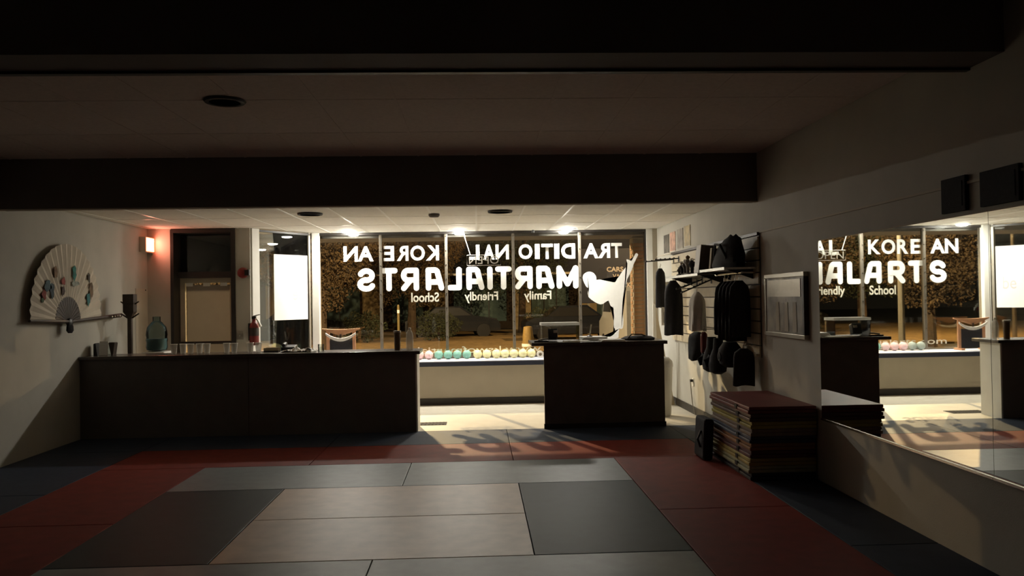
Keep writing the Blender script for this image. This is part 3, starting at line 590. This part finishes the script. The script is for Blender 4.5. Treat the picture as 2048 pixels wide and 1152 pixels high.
blobs = [((0.25, 0.05, 0.04), 9.05, 1.72, 0.05, 0.06), ((0.06, 0.10, 0.12), 9.13, 1.82, 0.09, 0.07), ((0.05, 0.08, 0.10), 9.22, 1.76, 0.05, 0.09), ((0.20, 0.12, 0.07), 9.30, 1.97, 0.04, 0.09), ((0.02, 0.16, 0.14), 9.72, 1.98, 0.05, 0.10),
         ((0.30, 0.34, 0.30), 9.73, 1.85, 0.10, 0.035), ((0.26, 0.06, 0.05), 9.47, 1.87, 0.05, 0.05), ((0.09, 0.06, 0.05), 9.46, 1.76, 0.04, 0.07), ((0.14, 0.09, 0.05), 10.13, 1.78, 0.05, 0.12), ((0.03, 0.15, 0.16), 10.06, 1.67, 0.045, 0.09), ((0.07, 0.06, 0.05), 10.08, 1.93, 0.03, 0.07), ((0.05, 0.10, 0.05), 9.02, 1.66, 0.04, 0.03)]
for i, (c, y, z, ry, rz) in enumerate(blobs):
    m_ = mat('fan_paint_%d' % i, c, 0.8, 0.4, 25); pts = [(XFN+0.016, y + ry*math.cos(k*2*PI/14)*random.uniform(.6, 1.15), z + rz*math.sin(k*2*PI/14)*random.uniform(.6, 1.15)) for k in range(14)]
    MB().slab(pts, (0.002, 0, 0)).build('painted_motif', m_, t)

# ================================================================== RIGHT WALL: slatwall and goods

t = thing('slatwall', 'cream slatwall panel with dark top rail on the right wall', 'slatwall', (XR, 10.1, 0.95))
MB().b2((XR-0.012, 8.27, 0.95), (XR-0.002, 12.0, 2.20)).build('backing', 'dwood', t)
for k in range(10): MB().b2((XR-0.03, 8.27, 0.953+k*0.125), (XR-0.010, 12.0, 0.953+k*0.125+0.112), 0.003).build('slat', 'slat', t)
MB().b2((XR-0.035, 8.27, 2.205), (XR-0.005, 12.0, 2.235)).build('top_rail', 'dwood', t)
XS = XR - 0.03
def faceout(y, z, L, drop, lab):
    t = thing('merchandise_hook', lab, 'hook', (XS, y, z), 'black display arms on the slatwall')
    MB().b2((XS-0.006, y-0.025, z-0.05), (XS, y+0.025, z+0.03)).build('back_plate', 'black', t)
    MB().tube([(XS, y, z), (XS-L, y, z-drop)], 0.009, 8).build('bar', 'black', t)
    kn = MB()
    for k in range(1, 6): kn.lathe((XS-L*k/5.2, y, z-drop*k/5.2), [(0.012, 0.0), (0.012, 0.016), (0.003, 0.018)], 8)
    kn.build('stop_pins', 'black', t)
faceout(11.85, 2.13, 0.42, 0.03, 'black straight display arm nearest the shop window')
faceout(11.55, 2.13, 0.34, 0.02, 'second straight black display arm from the shop window')
faceout(9.94, 1.79, 0.38, 0.16, 'black waterfall display arm above the white bagged uniform')
faceout(10.6, 1.78, 0.28, 0.10, 'short black display arm under the shelf beside the black garment')
faceout(10.35, 1.80, 0.26, 0.10, 'second short black display arm under the shelf')
def shelf(y0, y1, z, lab, m='ctop'):
    t = thing('wall_shelf', lab, 'shelf', (XS, (y0+y1)/2, z))
    MB().b2((XS-0.33, y0, z-0.02), (XS, y1, z), 0.003).build('board', m, t)
    box('front_lip', (XS-0.335, y0, z-0.025), (XS-0.33, y1, z+0.004), 'chrome', t)
    for y in (y0+0.1, y1-0.1): MB().slab([(XS, y, z-0.02), (XS-0.28, y, z-0.02), (XS, y, z-0.12)], (0, 0.012, 0)).build('bracket', 'black', t)
shelf(9.35, 10.95, 1.85, 'long dark shelf on the slatwall with the white carton')
shelf(8.32, 9.25, 1.88, 'short shelf on the slatwall with the black gear bag', 'white')
# white carton and darker carton
t = thing('white_carton', 'tall white carton standing on the long shelf', 'carton', (2.72, 9.75, 1.85))
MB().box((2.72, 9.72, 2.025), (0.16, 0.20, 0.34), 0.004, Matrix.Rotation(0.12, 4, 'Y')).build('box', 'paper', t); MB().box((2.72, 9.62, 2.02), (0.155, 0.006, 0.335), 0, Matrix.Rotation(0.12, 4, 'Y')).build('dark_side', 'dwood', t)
t = thing('slim_carton', 'slim pale carton beside the tall white carton', 'carton', (2.78, 9.52, 1.85))
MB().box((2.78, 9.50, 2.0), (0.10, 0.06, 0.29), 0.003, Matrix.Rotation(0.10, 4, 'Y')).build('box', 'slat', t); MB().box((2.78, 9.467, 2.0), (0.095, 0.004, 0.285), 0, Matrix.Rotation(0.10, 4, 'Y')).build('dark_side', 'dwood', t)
t = thing('gear_bag', 'slouching black gear bag on the short shelf', 'bag', (2.70, 8.75, 1.88))
g = MB(); rings = []
for z, k, sh in ((0.0, 1.0, 0.0), (0.05, 1.08, 0), (0.14, 1.0, -0.03), (0.23, 0.80, -0.08), (0.30, 0.55, -0.14), (0.34, 0.25, -0.18)):
    rings.append([(2.70+0.13*k*math.cos(a)*(1+0.08*math.cos(5*a+z*30)), 8.70+sh+0.34*k*math.sin(a)*(1+0.06*math.cos(7*a+z*20)), 1.88+z+0.012*math.sin(4*a+z*40)) for a in [i*2*PI/28 for i in range(28)]])
g.loft(rings).build('body', 'blackf', t, True)
MB().tube([(2.60, 8.45, 1.98), (2.56, 8.52, 2.12), (2.56, 8.7, 2.14), (2.59, 8.85, 1.98)], 0.013, 8).build('handle', 'blackf', t, True)
for i, (y, h, w, m_) in enumerate(((10.85, 0.12, 0.05, 'dwood'), (10.70, 0.17, 0.06, 'blackf'), (10.55, 0.20, 0.06, 'dwood'), (10.40, 0.24, 0.07, 'soffit'), (10.20, 0.20, 0.07, 'blackf'))):
    t = thing('trophy_figure', '%s small dark figurine on the long shelf, counted from the window' % ol[i], 'figurine', (2.70, y, 1.85), 'figurines on the long shelf')
    MB().lathe((2.70, y, 1.85), [(w*0.8, 0), (w*0.8, 0.03), (w*0.3, 0.04), (w*0.35, h*0.5), (w*0.7, h*0.7), (w*0.5, h*0.85), (w*0.25, h*0.9)], 14).build('body', m_, t, True)
    MB().lathe((2.70, y, 1.85+h*0.86), [(0.006, 0), (w*0.4, h*0.08), (w*0.42, h*0.16), (0.006, h*0.24)], 12).build('top', 'brass' if i % 2 else 'chrome', t, True)
# hanging goods
def garment(name, lab, cat, x, y, ztop, h, w, d, m, fold=0.06, k=7, taper=0.75, hang=True, group=None, ang=0.0, bottom=1.0):
    t = thing(name, lab, cat, (x, y, ztop-h), group)
    rings = []; ca, sa = math.cos(ang), math.sin(ang)
    for s in [i/9 for i in range(10)]:
        z = ztop - h*s; kk = (taper + (1-taper)*min(1, s*4)) * (1 + (bottom-1)*s); 
        if s == 0: kk *= 0.75
        ring = []
        for i in range(32):
            a = i*2*PI/32; fo = 1 + fold*(0.3+s)*math.cos(k*a + 3*s)
            px, py = d*kk*math.cos(a)*fo*(0.6 if s == 0 else 1), w*kk*math.sin(a)*fo
            ring.append((x + px*ca - py*sa, y + px*sa + py*ca, z + 0.01*math.sin(3*a)*s))
        rings.append(ring)
    MB().loft(rings).build('cloth', m, t, True)
    if name in ('dark_trousers', 'red_belt_pack', 'black_holdall'): MB().tube([(XS, y, ztop+0.03), (x, y, ztop+0.03)], 0.005, 6).build('peg_hook', 'chrome', t)
    if hang:
        MB().tube([(x, y, ztop-0.01), (x, y, ztop+0.03), (x+0.012, y, ztop+0.05), (x+0.005, y, ztop+0.065)], 0.004, 6).build('hanger_hook', 'chrome', t)
    return t
# hang rail with black uniforms
t = thing('clothes_rack', 'chrome hang rail with black uniforms under the short shelf', 'rack', (2.62, 8.85, 1.78))
MB().tube([(2.72, 8.32, 1.825), (2.72, 9.25, 1.825)], 0.012, 10).build('bar', 'chrome', t)
for y in (8.36, 9.26): MB().tube([(2.72, y, 1.825), (XS, y, 1.825)], 0.009, 8).build('arm', 'chrome', t)
for i, y in enumerate((8.42, 8.55, 8.68, 8.81, 8.94)):
    garment('black_uniform', '%s black uniform on the hang rail, counted from the framed picture' % ol[i], 'uniform', 2.72, y, 1.745, 0.58 + 0.05*(i % 2), 0.045, 0.11, 'blackf', group='black uniforms on the hang rail')
garment('white_bagged_uniform', 'white uniform in a clear bag on the waterfall arm', 'uniform', 2.60, 9.62, 1.64, 0.46, 0.11, 0.09, 'cloth', 0.12, 6, 0.5)
garment('black_jacket', 'long black jacket hanging beside the shop window end of the shelf', 'jacket', 2.60, 10.80, 1.80, 0.72, 0.10, 0.12, 'blackf', 0.07, 5, 0.7)
garment('black_sleeve_bag', 'narrow black garment bag nearest the shop window', 'garment bag', 2.60, 11.55, 1.99, 0.55, 0.05, 0.07, 'blackf', 0.05, 5, 0.8)
garment('dark_trousers', 'dark trousers hanging lowest below the white uniform', 'trousers', 2.68, 9.95, 1.15, 0.34, 0.14, 0.10, 'blackf', 0.08, 4, 0.8)
garment('red_belt_pack', 'dark red packet hanging beside the black gloves', 'packet', 2.64, 9.50, 1.17, 0.24, 0.04, 0.04, 'red', 0.05, 4, 0.9)
garment('grey_vest', 'dark grey padded vest behind the white uniform', 'vest', 2.78, 9.32, 1.60, 0.42, 0.10, 0.06, 'blackf', 0.06, 6, 0.8)
garment('black_holdall', 'long black holdall hanging lowest at the mirror end of the slatwall', 'holdall', 2.74, 8.38, 1.04, 0.38, 0.06, 0.11, 'blackf', 0.06, 5, 0.8)
t = thing('boxing_gloves', 'pair of big black sparring gloves hanging low from the slatwall', 'gloves', (2.62, 9.05, 0.75))
for s, (y, x) in enumerate(((9.26, 2.66), (9.00, 2.66))):
    gl = MB(); rr = []
    for z, a_, b_, oy in ((0.40, 0.05, 0.05, 0), (0.28, 0.06, 0.06, 0), (0.20, 0.085, 0.095, 0.02), (0.10, 0.10, 0.13, 0.03), (0.03, 0.09, 0.12, 0.03), (0.0, 0.04, 0.06, 0.03)):
        rr.append([(x + a_*math.cos(q), y + oy + b_*math.sin(q), 0.72 + z) for q in [i*2*PI/18 for i in range(18)]])
    g1 = gl.loft(rr).build('glove', 'blackf', t, True)
    MB().tube([(x-0.06, y+0.10, 0.92), (x-0.10, y+0.13, 0.86), (x-0.09, y+0.12, 0.79)], [0.03, 0.036, 0.02], 10).build('thumb', 'blackf', g1, True)
t = thing('head_guard', 'black padded head guard beside the sparring gloves', 'head guard', (2.66, 8.72, 0.95))
MB().lathe((2.70, 8.70, 0.82), [(0.05, 0.0), (0.11, 0.04), (0.13, 0.12), (0.12, 0.20), (0.07, 0.27), (0.01, 0.28)], 20).build('shell', 'blackf', t, True)
MB().lathe((2.575, 8.70, 0.94), [(0.05, 0.0), (0.05, 0.012), (0.035, 0.012), (0.035, 0.0)], 16, 'x').build('ear_ring', 'black', t, True)
# packaged goods (pale card with dark product) near the window
for i, (y, z, h, m_) in enumerate(((11.7, 1.50, 0.30, 'dwood'), (11.62, 1.18, 0.26, 'alu'))):
    t = thing('blister_pack', ['upper blister pack hanging near the shop window', 'lower blister pack hanging near the shop window'][i], 'packet', (2.72, y, z), 'blister packs by the window')
    MB().tube([(XS, y-0.002, z+h-0.02), (2.66, y-0.002, z+h-0.02)], 0.004, 6).build('peg_hook', 'chrome', t)
    MB().b2((2.62, y-0.004, z), (2.80, y, z+h)).build('card', 'paper', t); MB().b2((2.645, y-0.03, z+0.03), (2.775, y-0.004, z+h-0.07), 0.01).build('product', m_, t)
# pictures on top of the slatwall
for i, (y, c, lab) in enumerate(((12.40, (0.12, 0.11, 0.09), 'dark grey photo card high on the right wall nearest the window'), (12.0, (0.55, 0.33, 0.24), 'pink toned photo card high on the right wall'), (11.55, (0.22, 0.19, 0.15), 'grey photo card between the pink and yellow cards'), (11.15, (0.36, 0.28, 0.12), 'yellowish photo card high on the right wall above the figurines'))):
    t = thing('photo_card', lab, 'photo', (XR, y, 2.27), 'photo cards above the slatwall')
    z0 = 2.25 + 0.01*i; MB().b2((XR-0.008, y-0.16, z0), (XR-0.0005, y+0.16, z0+0.28)).build('print', mat('photo_print_%d' % i, c, 0.5, 0.5, 9), t)
    MB().b2((XR-0.009, y-0.165, z0-0.006), (XR-0.0005, y+0.165, z0)).build('edge', 'white', t)
t = thing('wall_outlet', 'white socket with a black plug and cord low on the right wall', 'outlet', (XR, 11.0, 0.42))
MB().b2((XR-0.008, 10.96, 0.37), (XR, 11.03, 0.48), 0.003).build('plate', 'white', t); MB().b2((XR-0.045, 10.975, 0.43), (XR-0.008, 11.015, 0.465), 0.006).build('plug', 'black', t)
MB().tube([(XR-0.04, 10.995, 0.43), (XR-0.035, 10.98, 0.30), (XR-0.03, 10.95, 0.15), (XR-0.03, 10.85, 0.01)], 0.006, 6).build('cord', 'alu', t)
# framed picture
t = thing('framed_picture', 'framed picture under glass on the right wall beside the mirror', 'picture', (XR, 7.58, 1.19))
pm = mat('picture_print', (0.30, 0.27, 0.21), 0.5, 0.6, 4.5)
MB().b2((XR-0.036, 7.10, 1.22), (XR-0.008, 8.05, 1.76)).build('print', pm, t)
MB().b2((XR-0.040, 7.16, 1.57), (XR-0.037, 7.98, 1.73)).build('pale_band', 'alu', t)
for q in (7.30, 7.50, 7.72): MB().slab([(XR-0.040, q-0.05, 1.25), (XR-0.040, q+0.05, 1.25), (XR-0.040, q+0.035, 1.52), (XR-0.040, q-0.035, 1.52)], (0.002, 0, 0)).build('printed_figure', 'wallb', t)
for a, b, m_ in (((7.07, 1.19), (8.06, 1.23), 'alu'), ((7.07, 1.75), (8.06, 1.79), 'alu'), ((7.07, 1.23), (7.11, 1.75), 'dwood'), ((8.02, 1.23), (8.06, 1.75), 'alu')):  # near bar coloured dark for its shaded, viewer-facing side
    MB().b2((XR-0.045, a[0], a[1]), (XR, b[0], b[1]), 0.004).build('frame_bar', m_, t)
# mirrors
for i, (y0, y1) in enumerate(((4.507, 6.815), (2.15, 4.503))):
    t = thing('wall_mirror', ['long wall mirror panel next to the framed picture', 'second wall mirror panel, nearer the viewer'][i], 'mirror', (XR, (y0+y1)/2, 0.54), 'wall mirror panels')
    MB().b2((XR-0.014, y0, 0.545), (XR-0.006, y1, 2.04)).build('silvered_glass', 'mirror', t)
    box('bottom_channel', (XR-0.022, y0, 0.53), (XR-0.004, y1, 0.545), 'chrome', t)
    box('top_channel', (XR-0.018, y0, 2.04), (XR-0.004, y1, 2.05), 'wallb', t)
for i, (y0, y1, z0, z1) in enumerate(((4.70, 4.95, 2.07, 2.28), (4.22, 4.56, 2.07, 2.27))):
    t = thing('framed_certificate', ['smaller dark framed certificate above the mirror', 'wider dark framed certificate above the mirror, nearer the viewer'][i], 'frame', (XR, (y0+y1)/2, z0), 'dark frames above the mirror')
    MB().b2((XR-0.025, y0, z0), (XR, y1, z1), 0.004).build('frame', 'blackf', t); box('sheet', (XR-0.028, y0+0.03, z0+0.03), (XR-0.0255, y1-0.03, z1-0.03), 'blackf', t)

# ================================================================== STACK OF FOLDED MATS
cols = [('dark red', (0.16, 0.025, 0.02)), ('brown', (0.10, 0.05, 0.035)), ('olive yellow', (0.36, 0.30, 0.06)), ('grey brown', (0.22, 0.16, 0.12)), ('navy', (0.05, 0.06, 0.10)), ('orange brown', (0.30, 0.13, 0.04)), ('maroon', (0.12, 0.03, 0.03)), ('yellow', (0.38, 0.30, 0.08)), ('pale green', (0.35, 0.36, 0.22)), ('black', (0.02, 0.02, 0.025))]
nm = len(cols); HS = 0.635; h = HS/nm
for i, (nme, c) in enumerate(cols):
    zt = HS - i*h; j = random.uniform(-0.02, 0.02); y0 = 6.90 + abs(j) + (0.03 if i > 3 else 0); 
    t = thing('folding_mat', '%s folded exercise mat, %s in the stack by the mirror' % (nme, 'topmost' if i == 0 else (ol[i] if i < 9 else 'bottom') + (' from top' if i < 9 else ' one')), 'mat', (2.6, 7.5, zt-h), 'folded mats stacked by the mirror')
    m_ = mat('mat_cover_'+nme.replace(' ', '_'), c, 0.5, 0.12, 10)
    for q in range(2):
        MB().b2((2.30+j*0.6+(0.01 if q else 0), y0, zt-h+q*h/2+0.0008), (2.885, y0+1.17, zt-h+(q+1)*h/2-0.0008), 0.008).build('panel', m_, t)
    MB().b2((2.296+j*0.6, y0+0.3, zt-h+0.012), (2.301+j*0.6, y0+0.36, zt-0.012)).build('velcro_tab', 'black', t)
t = thing('kick_shield', 'black kick shield standing against the far side of the mat stack', 'kick shield', (2.22, 8.02, 0))
MB().box((2.205, 8.0, 0.20), (0.10, 0.34, 0.40), 0.035, Matrix.Rotation(0.06, 4, 'Y'), 3).build('pad', 'blackf', t)
MB().tube([(2.145, 7.92, 0.12), (2.12, 7.92, 0.2), (2.155, 7.92, 0.28)], 0.012, 8).build('handle', 'black', t)

# ================================================================== OUTSIDE
M['asphalt'] = mat('asphalt', (0.075, 0.065, 0.05), 0.85, 0.25, 3)
M['grass'] = mat('dry_grass', (0.30, 0.20, 0.08), 0.95, 0.35, 6)
M['pave'] = mat('pavement', (0.22, 0.19, 0.15), 0.85, 0.15, 5)
M['brickm'] = mat('brick', (0.34, 0.19, 0.09), 0.85, 0.2, 14)
M['mortar'] = mat('mortar', (0.30, 0.25, 0.18), 0.9, 0.1)
M['bark'] = mat('bark', (0.07, 0.045, 0.025), 0.9, 0.3, 12)
M['leafo'] = mat('autumn_leaves', (0.075, 0.046, 0.018), 0.85, 0.7, 0.9)
M['leafg'] = mat('green_leaves', (0.035, 0.042, 0.018), 0.85, 0.6, 1.2)
M['stucco'] = mat('tan_stucco', (0.34, 0.26, 0.14), 0.85, 0.1, 5)
M['tealw'] = mat('teal_wall', (0.12, 0.19, 0.18), 0.7, 0.2, 2)
M['navyw'] = mat('navy_fascia', (0.012, 0.016, 0.035), 0.6, 0.1)
M['carp'] = mat('dark_car_paint', (0.012, 0.015, 0.022), 0.2, 0.1, coat=0.5)
M['vanp'] = mat('grey_van_paint', (0.30, 0.29, 0.27), 0.3, 0.06)
g = MB().b2((-60, 13.21, -0.3), (60, 90, -0.15)).build('street', 'asphalt'); struct(g, 'dark asphalt car park outside'); g.name = 'floor_street'
struct(MB().b2((-20, 13.21, -0.15), (20, 16.0, -0.05), 0.02).build('floor_pavement', 'pave'), 'concrete pavement along the shop front')
struct(MB().b2((-40, 27.0, -0.15), (40, 45.0, -0.08), 0.02).build('floor_verge', 'grass'), 'dry grass verge beyond the car park')
# brick pier beside the window
t = thing('brick_pier', 'brown brick pier of the shop front right of the window', 'pier', (2.8, 13.7, -0.05))
MB().b2((2.60, 13.55, -0.05), (3.05, 13.85, 2.57)).build('core', 'mortar', t)
bk = MB().b2((-0.083, -0.006, -0.026), (0.083, 0.006, 0.026), 0.004).bm; bme = bpy.data.meshes.new('brick'); bk.to_mesh(bme); bk.free(); bme.materials.append(M['brickm'])
def brick(x, y, z, rz):
    o = bpy.data.objects.new('brick', bme); C.objects.link(o); o.parent = t; o.matrix_parent_inverse = t.matrix_world.inverted(); o.location = (x, y, z); o.rotation_euler = (0, 0, rz); return o
for r in range(39):
    z = 0.03 + r*0.064
    for k in range(2): brick(2.69+k*0.18, 13.546, z, 0)
    brick(2.596, 13.66 + (0.06 if r % 2 else 0), z, PI/2)
# trees
def leaves(c, rx, rz, n, sz, m, parent):
    v = []; fs = []
    for i in range(n):
        while True:
            q = Vector((random.uniform(-1, 1), random.uniform(-1, 1), random.uniform(-1, 1)))
            if 0.25 < q.length < 1.0 + 0.15*math.sin(9*q.x)*math.cos(7*q.z): break
        p = Vector((c[0]+q.x*rx, c[1]+q.y*rx, c[2]+q.z*rz)); a = Vector((random.gauss(0, 1), random.gauss(0, 1), random.gauss(0, 1))).normalized(); b = a.orthogonal().normalized(); s = sz*random.uniform(0.6, 1.3)
        k = len(v); v += [p-a*s, p+b*s*0.5, p+a*s, p-b*s*0.5]; fs.append((k, k+1, k+2, k+3))
    o = MB().add([tuple(x) for x in v], fs).build('foliage', m, parent); o['kind'] = 'stuff'; return o
def tree(x, y, h, r, m, lab, n=2600, zc_=None):
    t = thing('street_tree', lab, 'tree', (x, y, -0.12), 'trees outside the window')
    MB().tube([(x, y, -0.15), (x+0.05, y, h*0.3), (x-0.05, y, h*0.6), (x, y, h*0.9)], [0.2, 0.16, 0.11, 0.03], 8).build('trunk', 'bark', t, True)
    for k in range(4):
        a = k*1.7; MB().tube([(x, y, h*(0.3+0.07*k)), (x+r*0.4*math.cos(a), y+r*0.4*math.sin(a), h*(0.5+0.06*k)), (x+r*0.75*math.cos(a), y+r*0.75*math.sin(a), h*(0.62+0.06*k))], [0.07, 0.05, 0.02], 6).build('branch', 'bark', t, True)
    leaves((x, y, zc_ or h*0.62), r, h*0.42, n*6, 0.055, m, t)
tree(-5.4, 28.5, 6.2, 2.2, 'leafo', 'orange lit tree seen through the leftmost window pane')
tree(-10.0, 33.0, 7.0, 2.4, 'leafg', 'greener tree behind the white poster window')
tree(-2.9, 36.0, 6.5, 2.4, 'leafo', 'brown tree behind the letters ARTS')
tree(2.2, 41.0, 7.5, 3.0, 'leafg', 'dark tree behind the middle window panes')
tree(-8.6, 25.5, 5.5, 1.7, 'leafo', 'autumn tree seen beside the white poster')
# bush row
for i, (x, y, r) in enumerate(((-7.2, 33, 1.0), (-4.6, 33.5, 0.9), (-1.6, 34, 1.0), (3.2, 37.5, 1.1))):
    t = thing('hedge_bush', '%s low dark bush across the car park, counted from the left' % ol[i], 'bush', (x, y, -0.1), 'bushes across the car park')
    MB().tube([(x, y, -0.1), (x, y, 0.5)], 0.06, 6).build('stem', 'bark', t)
    leaves((x, y, 0.55), r, 0.65, 1500, 0.06, 'leafg', t)
# shop building across
YBld = 46.0
t = thing('shop_building', 'low tan shop building with columns across the car park', 'building', (0, YBld, -0.15))
MB().b2((-14, YBld+2.5, -0.15), (14, YBld+9, 4.6)).build('wall', 'bark', t)
MB().b2((-14, YBld-0.3, 3.05), (14, YBld+3, 4.9)).build('fascia', 'navyw', t)
MB().b2((-14, YBld-0.42, 2.93), (14, YBld-0.3, 3.05)).build('gutter', 'alu', t)
for i, x in enumerate((-11.2, -5.9, -2.2, 2.5, 6.2, 9.6)):
    MB().b2((x-0.48, YBld-0.2, -0.15), (x+0.48, YBld+0.7, 3.0)).build('column', 'stucco', t)
for i, (a, b) in enumerate(((-10.4, -6.9), (-5.0, -3.2), (-1.4, 1.7), (3.2, 5.4), (7.0, 8.9))):
    wv = MB().b2((a, YBld+2.42, 0.3), (b, YBld+2.5, 2.5)).build('shop_window', 'tealw', t)
    for q in range(1, 3): MB().b2((a+(b-a)*q/3-0.03, YBld+2.36, 0.3), (a+(b-a)*q/3+0.03, YBld+2.42, 2.5)).build('glazing_bar', 'dframe', wv)
# rental sign board nearer on the right
t = thing('rental_sign', 'dark blue rental sign board across the street reading cars and vans', 'sign', (6.0, 36, -0.1))
MB().b2((4.6, 36.0, 1.35), (7.1, 36.12, 3.75), 0.02).build('board', 'navyw', t)
for x in (4.9, 6.8): MB().b2((x-0.06, 36.03, -0.15), (x+0.06, 36.09, 1.35)).build('sign_post', 'alu', t)
M['signl'] = mat('sign_lettering', (0.46, 0.42, 0.40), 0.6, 0.05)
text_fit('sign_text', 'CARS', (5.72, 35.99, 2.72), (1, 0, 0), (0, 0, 1), 0.74, 0.22, 'signl', t, 0.03)
text_fit('sign_text', 'VANS', (5.98, 35.99, 2.42), (1, 0, 0), (0, 0, 1), 0.62, 0.20, 'signl', t, 0.03)
text_fit('sign_text', '& TRUCKS', (5.70, 35.99, 2.02), (1, 0, 0), (0, 0, 1), 1.2, 0.22, 'signl', t, 0.03)
# parked cars and van
def car(x, y, rz, m, lab, L=4.3, Wd=1.75, Hh=1.45, van=False):
    t = thing('parked_van' if van else 'parked_car', lab, 'van' if van else 'car', (x, y, -0.15), 'vehicles in the car park')
    if van: prof = [(-0.5, 0.25), (-0.5, 0.95), (-0.46, 1.0), (0.22, 1.0), (0.36, 0.60), (0.49, 0.50), (0.5, 0.25)]
    else: prof = [(-0.5, 0.22), (-0.5, 0.55), (-0.42, 0.66), (-0.30, 0.70), (-0.18, 0.98), (0.08, 1.0), (0.22, 0.70), (0.46, 0.60), (0.5, 0.42), (0.5, 0.22)]
    R = Matrix.Rotation(rz, 3, 'Z'); O = Vector((x, y, -0.15))
    def T(p): return tuple(O + R @ Vector(p))
    def sl(pts, w, m_, name, par): 
        b = MB(); ps = [T((px*L, -w/2, pz*Hh)) for px, pz in pts]; b.slab(ps, R @ Vector((0, w, 0))); return b.build(name, m_, par)
    bd = sl(prof, Wd, m, 'body', t)
    gl = [(-0.29, 0.71), (-0.18, 0.94), (0.07, 0.95), (0.19, 0.71)] if not van else [(0.02, 0.66), (0.02, 0.93), (0.21, 0.93), (0.31, 0.66)]
    sl(gl, Wd+0.02, 'black', 'side_window', bd)
    for a in (-0.32, 0.32):
        for s in (-1, 1):
            b = MB(); b.lathe((0, 0, 0), [(0.31, -0.1), (0.33, -0.07), (0.33, 0.07), (0.31, 0.1)], 20, 'y'); bmesh.ops.transform(b.bm, matrix=Matrix.Translation(T((a*L, s*(Wd/2-0.08), 0.33))) @ R.to_4x4(), verts=b.bm.verts); wh = b.build('wheel', 'black', t, True)
car(-1.2, 38.0, 0.1, 'carp', 'dark parked car behind the word School')
car(4.0, 33.5, 0.05, 'carp', 'dark parked car behind the white riser')
car(-8.0, 37.5, 0.0, 'carp', 'dark parked car far left behind the chair')
car(4.75, 23.2, PI/2, 'vanp', 'pale grey van parked behind the kicking figure leg', 4.8, 1.9, 2.0, True)
# yellow post, pole, hydrant
t = thing('yellow_bollard', 'tall yellow marker post across the car park', 'post', (-2.45, 25.5, -0.1))
MB().lathe((-2.50, 26.0, -0.1), [(0.04, 0), (0.04, 1.5), (0.03, 1.56), (0.01, 1.57)], 14).build('post', mat('yellow_paint', (0.14, 0.10, 0.03), 0.5, 0.1), t, True); MB().lathe((-2.50, 26.0, 1.2), [(0.042, 0), (0.042, 0.10)], 14).build('reflective_band', 'white', t, True)
t = thing('golden_barrel', 'yellow lit barrel standing outside behind the yellow balls', 'barrel', (1.25, 23.0, -0.15))
MB().lathe((1.4, 23.0, -0.15), [(0.17, 0), (0.18, 0.05), (0.17, 0.35), (0.175, 0.4), (0.15, 0.6), (0.155, 0.65), (0.12, 0.95), (0.05, 0.97)], 20).build('drum', mat('yellow_drum', (0.22, 0.14, 0.04), 0.5, 0.15), t, True); MB().lathe((1.4, 23.0, 0.25), [(0.178, 0), (0.178, 0.08)], 20).build('band', 'white', t, True)
# street lamps; the far pair is added to light trees and verge
def street_lamp(x, y, z, w, lab, px=0.0, col=(1.0, 0.62, 0.28)):
    t = thing('street_lamp', lab, 'street lamp', (x+px, y, -0.15), 'street lamps outside')
    MB().tube([(x+px, y, -0.15), (x+px, y, z+0.25), (x+px*0.7, y, z+0.35), (x, y, z+0.3)], [0.08, 0.06, 0.04, 0.04], 10).build('pole', 'alu', t, True)
    hd = MB(); hd.box((x, y, z+0.26), (0.5, 0.25, 0.12), 0.03); hd.build('head', 'dframe', t)
    MB().b2((x-0.2, y-0.09, z+0.18), (x+0.2, y+0.09, z+0.2)).build('lens', emit('sodium_lens', (1.0, 0.62, 0.25), 40.0), t)
    l = bpy.data.lights.new('sodium_light', 'POINT'); l.energy = w; l.color = col; l.shadow_soft_size = 0.04
    lo = bpy.data.objects.new('sodium_light', l); C.objects.link(lo); lo.location = (x, y, z+0.10); lo.parent = t; lo.matrix_parent_inverse = t.matrix_world.inverted()
street_lamp(-2.8, 19.3, 4.87, STREET_WATTS, 'street lamp just outside that throws the letter shadows', -1.6, (1.0, 0.70, 0.38))
street_lamp(-12.5, 29.0, 6.2, 3500.0, 'added street lamp far left, lighting the autumn trees', -1.2)
street_lamp(8.5, 31.0, 6.5, 3500.0, 'added street lamp far right beside the rental sign, lighting the verge', 1.2)
